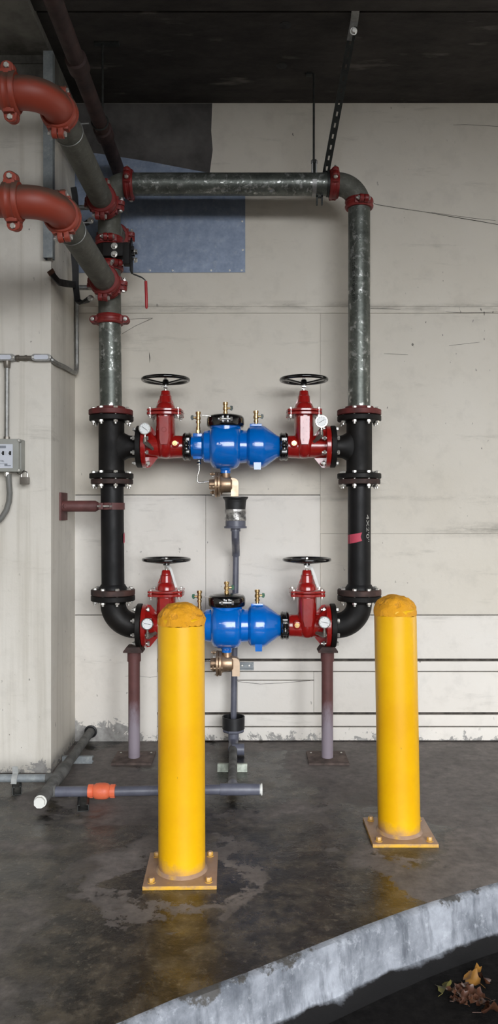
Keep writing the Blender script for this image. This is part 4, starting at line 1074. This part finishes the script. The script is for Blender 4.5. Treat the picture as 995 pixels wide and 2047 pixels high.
strut_piece('short open channel under the pipe by the orange valve', (X(164, 3.28), 3.30, .002), (X(168, 3.5), 3.50, .002), (0, 0, -1), M_strutdark, .048, .027)
strut_piece('bright galvanized channel piece under the main drain beside the pillar', (X(126, 3.95), 3.93, .018), (X(186, 3.95), 3.93, .018), (0, -1, .1), M_strut, .036, .030)
strut_piece('cream painted channel piece under the forward drain pipe', (X(435, 3.83), 3.80, .020), (X(494, 3.83), 3.80, .020), (0, -1, .1), M_creamstrut, .038, .030)
g = MB(); g.box((X(484, 4.3), YW-.010, Z(1330, YW)), (.12, .014, .05)); 
th = thing('wall_channel', 'short galvanized channel fixed to the wall behind the lower relief valve', 'channel', (X(490, YW), YW, Z(1330, YW)))
g = MB(); a_, b_ = P(462, 1329, YW), P(508, 1329, YW)
for z_, t_ in ((1324.5, 3), (1337, 3)): g.box2(P(462, z_+1.5, YW)-Vector((0, .016, 0)), P(507, z_-1.5, YW)-Vector((0, .004, 0)))
g.box2(P(462, 1337, YW)-Vector((0, .008, 0)), P(507, 1325, YW)-Vector((0, .0045, 0)))
mk('channel', g, M_strut, th)
for a_ in (484, 498): inst('bolt', B_SCREW, th, P(a_, 1330, YW)-Vector((0, .009, 0)), (0, -1, 0))

# ------------------------------------------------------------------ electrical on the pillar
yP = 3.772
def cond_body(px0, px1, py, lab):
    th = thing('oval_fitting', lab, 'conduit fitting', P((px0+px1)/2, py, 3.79))
    c = (px0+px1)/2; w = (px1-px0)/2*yP/F; h = .0165
    def oval(w, h): return [(w-h+h*math.cos(a), h*math.sin(a)) for a in [(-PI/2+PI*i/8) for i in range(9)]]+[(-w+h+h*math.cos(a), h*math.sin(a)) for a in [(PI/2+PI*i/8) for i in range(9)]]
    g = MB(); g.prism(oval(w, h), (X(c, yP), 3.79, Z(py, yP)), (1, 0, 0), (0, 0, 1), .036); mk('body', g, M_conduit, th)
    g = MB(); g.prism(oval(w*.74, h*.66), (X(c, yP), 3.755, Z(py, yP)), (1, 0, 0), (0, 0, 1), .0035); mk('cover', g, M_boxlabel, th)
    for s_ in (-1, 1): inst('screw', B_SCREW, th, (X(c, yP)+s_*w*.86, 3.753, Z(py, yP)), (0, -1, 0))
cond_body(-24, 32, 715.5, 'oval metal conduit fitting at the left edge above the grey box')
cond_body(64, 104, 715.5, 'oval metal conduit fitting at the pillar corner')
th = thing('conduit_nipple', 'threaded conduit coupling between the two oval fittings', 'conduit', P(48, 715, yP))
g = MB(); g.lathe([(0, .012), (.008, .015), (.018, .015), (.019, .011), (.046, .011), (.047, .014), (.056, .014), (.057, .011), (.082, .012)], P(31, 715.5, yP), (1, 0, 0), 16); mk('tube', g, M_lock, th)
th = thing('box_conduit', 'thin vertical steel conduit between the oval fitting and the grey box', 'conduit', P(14, 880, yP))
g = MB(); g.cyl(P(14, 727, yP), P(13.5, 882, yP), .0115, 20); mk('tube', g, M_conduit, th)
g = MB(); g.lathe([(0, .018), (.014, .017), (.030, .0155), (.034, .0135)], P(14, 722, yP), (0, 0, -1), 20); mk('connector', g, M_lock, th)
g = MB(); g.cyl(P(13.5, 873, yP), P(13.5, 878, yP), .0155, 8); mk('lock_nut', g, M_lock, th)
th = thing('corner_conduit', 'steel conduit bending back round the pillar and rising in the wall corner', 'conduit', (PX+.015, 3.8, Z(718, yP)))
zq = 2.020
pts = [(X(98, yP), yP, Z(716, yP)), (PX+.006, 3.775, zq+.012), (PX+.014, 3.83, zq+.006), (PX+.014, 4.0, zq+.02), (PX+.015, 4.20, zq+.028), (PX+.015, 4.262, zq+.036), (PX+.015, 4.285, zq+.06), (PX+.015, 4.29, zq+.10), (PX+.014, 4.29, Z(520, 4.29))]
g = MB(); g.tube(pts, .0115, 16); mk('tube', g, M_conduit, th)
# grey box
th = thing('electrical_box', 'grey enclosure with a display label at the left edge of the pillar', 'electrical box', P(10, 910, 3.79))
yB = 3.70
xr = X(39, yB)
g = MB(); g.box2((xr-.28, 3.725, Z(943, yB)), (xr+.001, 3.79, Z(877, yB)), bev=.005)
bo = mk('case', g, M_boxgrey, th)
g = MB(); g.box2((xr-.28, yB, Z(943, yB)), (xr-.004, 3.723, Z(877, yB)), bev=.006)
for b_ in (880.5, 940): g.cyl((xr-.004, yB-.003, Z(b_, yB)), (xr-.004, 3.73, Z(b_, yB)), .0085, 18)
mk('lid', g, M_boxgrey, th)
for b_ in (880.5, 940): inst('screw', B_SCREW, th, (xr-.004, yB-.004, Z(b_, yB)), (0, -1, 0))
g = MB(); g.box2(P(-30, 936, yB)+Vector((0, -.0015, 0)), P(25.5, 888, yB)+Vector((0, .002, 0))); lb = mk('label_plate', g, M_boxlabel, th)
g = MB(); g.box2(P(-30, 896, yB)+Vector((0, -.0022, 0)), P(12, 891, yB)); mk('header_band', g, M_labelgrey, lb)
for x_ in (3.5, 17.5):
    g = MB(); g.box2(P(x_+1, 910, yB)+Vector((0, -.0025, 0)), P(x_+5, 902, yB)); g.prism([(0, 0), (.004, .004), (.004, -.004)], P(x_-.8, 906, yB)+Vector((0, -.0015, 0)), (1, 0, 0), (0, 0, 1), .001); mk('digit_window', g, M_ink, lb)
g = MB()
for b_ in (903.5, 906, 908.5): g.box(P(12, b_, yB)+Vector((0, -.002, 0)), (.0018, .001, .0018))
mk('dots', g, M_ink, lb)
mk('label_text', text_mb('CTRL', .012, P(3, 922, yB)+Vector((0, -.0020, 0)), (1, 0, 0), (0, 0, 1), .0006), M_ink, lb)
g = MB(); g.box2(P(9, 932, yB)+Vector((0, -.0022, 0)), P(15, 927, yB)); g.box2(P(-30, 927.4, yB)+Vector((0, -.0022, 0)), P(15, 926.6, yB)); g.box2(P(15, 932, yB)+Vector((0, -.0022, 0)), P(22, 930, yB)); mk('footer_band', g, M_labelgrey, lb)
th = thing('flexible_conduit', 'grey flexible conduit curving down from the grey box', 'conduit', P(17, 950, 3.75))
g = MB(); g.tube([P(a, b, 3.75) for a, b in ((17, 948), (17.5, 962), (19.5, 985), (18, 1003), (13, 1020), (4, 1034), (-8, 1046), (-24, 1056))], .0138, 18); mk('tube', g, M_flex, th)
g = MB(); g.lathe([(0, .016), (.012, .016), (.013, .013), (.020, .013)], P(14, 944, 3.75), (0, 0, -1), 8); mk('connector', g, M_steel, th)
th = thing('padlock', 'small steel padlock hanging from the lower corner of the grey box', 'padlock', P(47, 968, 3.72))
g = MB(); g.box2(P(39, 968, 3.715), P(57, 953.5, 3.715)+Vector((0, .02, 0)), bev=.003); mk('body', g, M_lock, th)
g = MB(); c0 = P(49, 948, 3.725); r_ = 6*3.72/F
g.tube([P(43, 955, 3.725)]+arc(c0, r_, PI, 0, (1, 0, 0), (0, 0, 1), 10)+[P(55, 955, 3.725)], .0032, 10); g.tube([P(34, 944, 3.722), P(37, 949, 3.71), P(44, 945, 3.70), P(48, 941, 3.715)], .003, 8); mk('shackle', g, M_chrome, th)

# ------------------------------------------------------------------ fallen leaves in the street
def leaf(x, y, z, s_, rot, tilt, mat, lab):
    g = MB(); n = 9; vs = []; fs = []
    for i in range(n+1):
        t = i/n; w = s_*.42*math.sin(PI*t)**.7*(1+.25*math.sin(t*17)); curl = s_*.22*(t-.5)**2+s_*.08*math.sin(t*9+x*50)
        for q_ in (-1, 0, 1): vs.append(Vector(((t-.5)*s_, q_*w, curl+abs(q_)*w*.55+.002)))
    for i in range(n):
        for k in range(2): fs.append((i*3+k, i*3+k+1, i*3+4+k, i*3+3+k))
    Rm = Matrix.Rotation(rot, 3, 'Z') @ Matrix.Rotation(tilt, 3, 'X')
    vs = [Rm @ v for v in vs]; mz = min(v.z for v in vs)
    o3 = Vector((x, y, z))
    g.add([v+o3-Vector((0, 0, mz)) for v in vs], fs)
    g.cyl(o3+Rm @ Vector((-.5*s_, 0, .0))+Vector((0, 0, .006)), o3+Rm @ Vector((-.85*s_, .1*s_, 0))+Vector((0, 0, .008)), .0008, 5)
    o = mk('leaf', g, mat, origin=o3, sharp=80)
    return tag(o, lab[0], 'leaf', lab[1])
def GP(px, py, z=-.165):
    y = (CAMZ-z)*F/(py-1023.5); return X(px, y), y
BR = ('curled dry brown leaf in the wet pile on the dark street', 'brown leaves in the street pile')
for px, py in ((900, 1990), (908, 2000), (918, 1985), (925, 1995), (932, 2004), (940, 1992), (948, 2008), (955, 1996), (960, 2010), (915, 2010), (970, 2014), (926, 2012), (945, 1998), (930, 1982)):
    x, y = GP(px, py); leaf(x, y, -.165+random.uniform(0, .012), random.uniform(.028, .046), random.uniform(0, 6), random.uniform(-.4, .4), M_leaf, BR)
for (px, py, s_, r_, mt, lb) in ((953, 1955, .055, .6, M_leafy, 'yellow-orange leaf standing at the back of the street pile'), (944, 1964, .060, 2.2, M_leafy, 'tan leaf leaning against the yellow-orange leaf'),
                               (966, 1968, .05, -1.2, M_leaf, 'brown leaf drooping right of the yellow-orange leaf'), (893, 1983, .06, .9, M_leafg, 'olive-yellow leaf at the left edge of the street pile'),
                               (985, 2030, .07, .1, M_leaf, 'flat wet brown leaf at the right edge of the frame')):
    x, y = GP(px, py); leaf(x, y, -.160, s_, r_, random.uniform(-.9, -.4), mt, (lb, None))
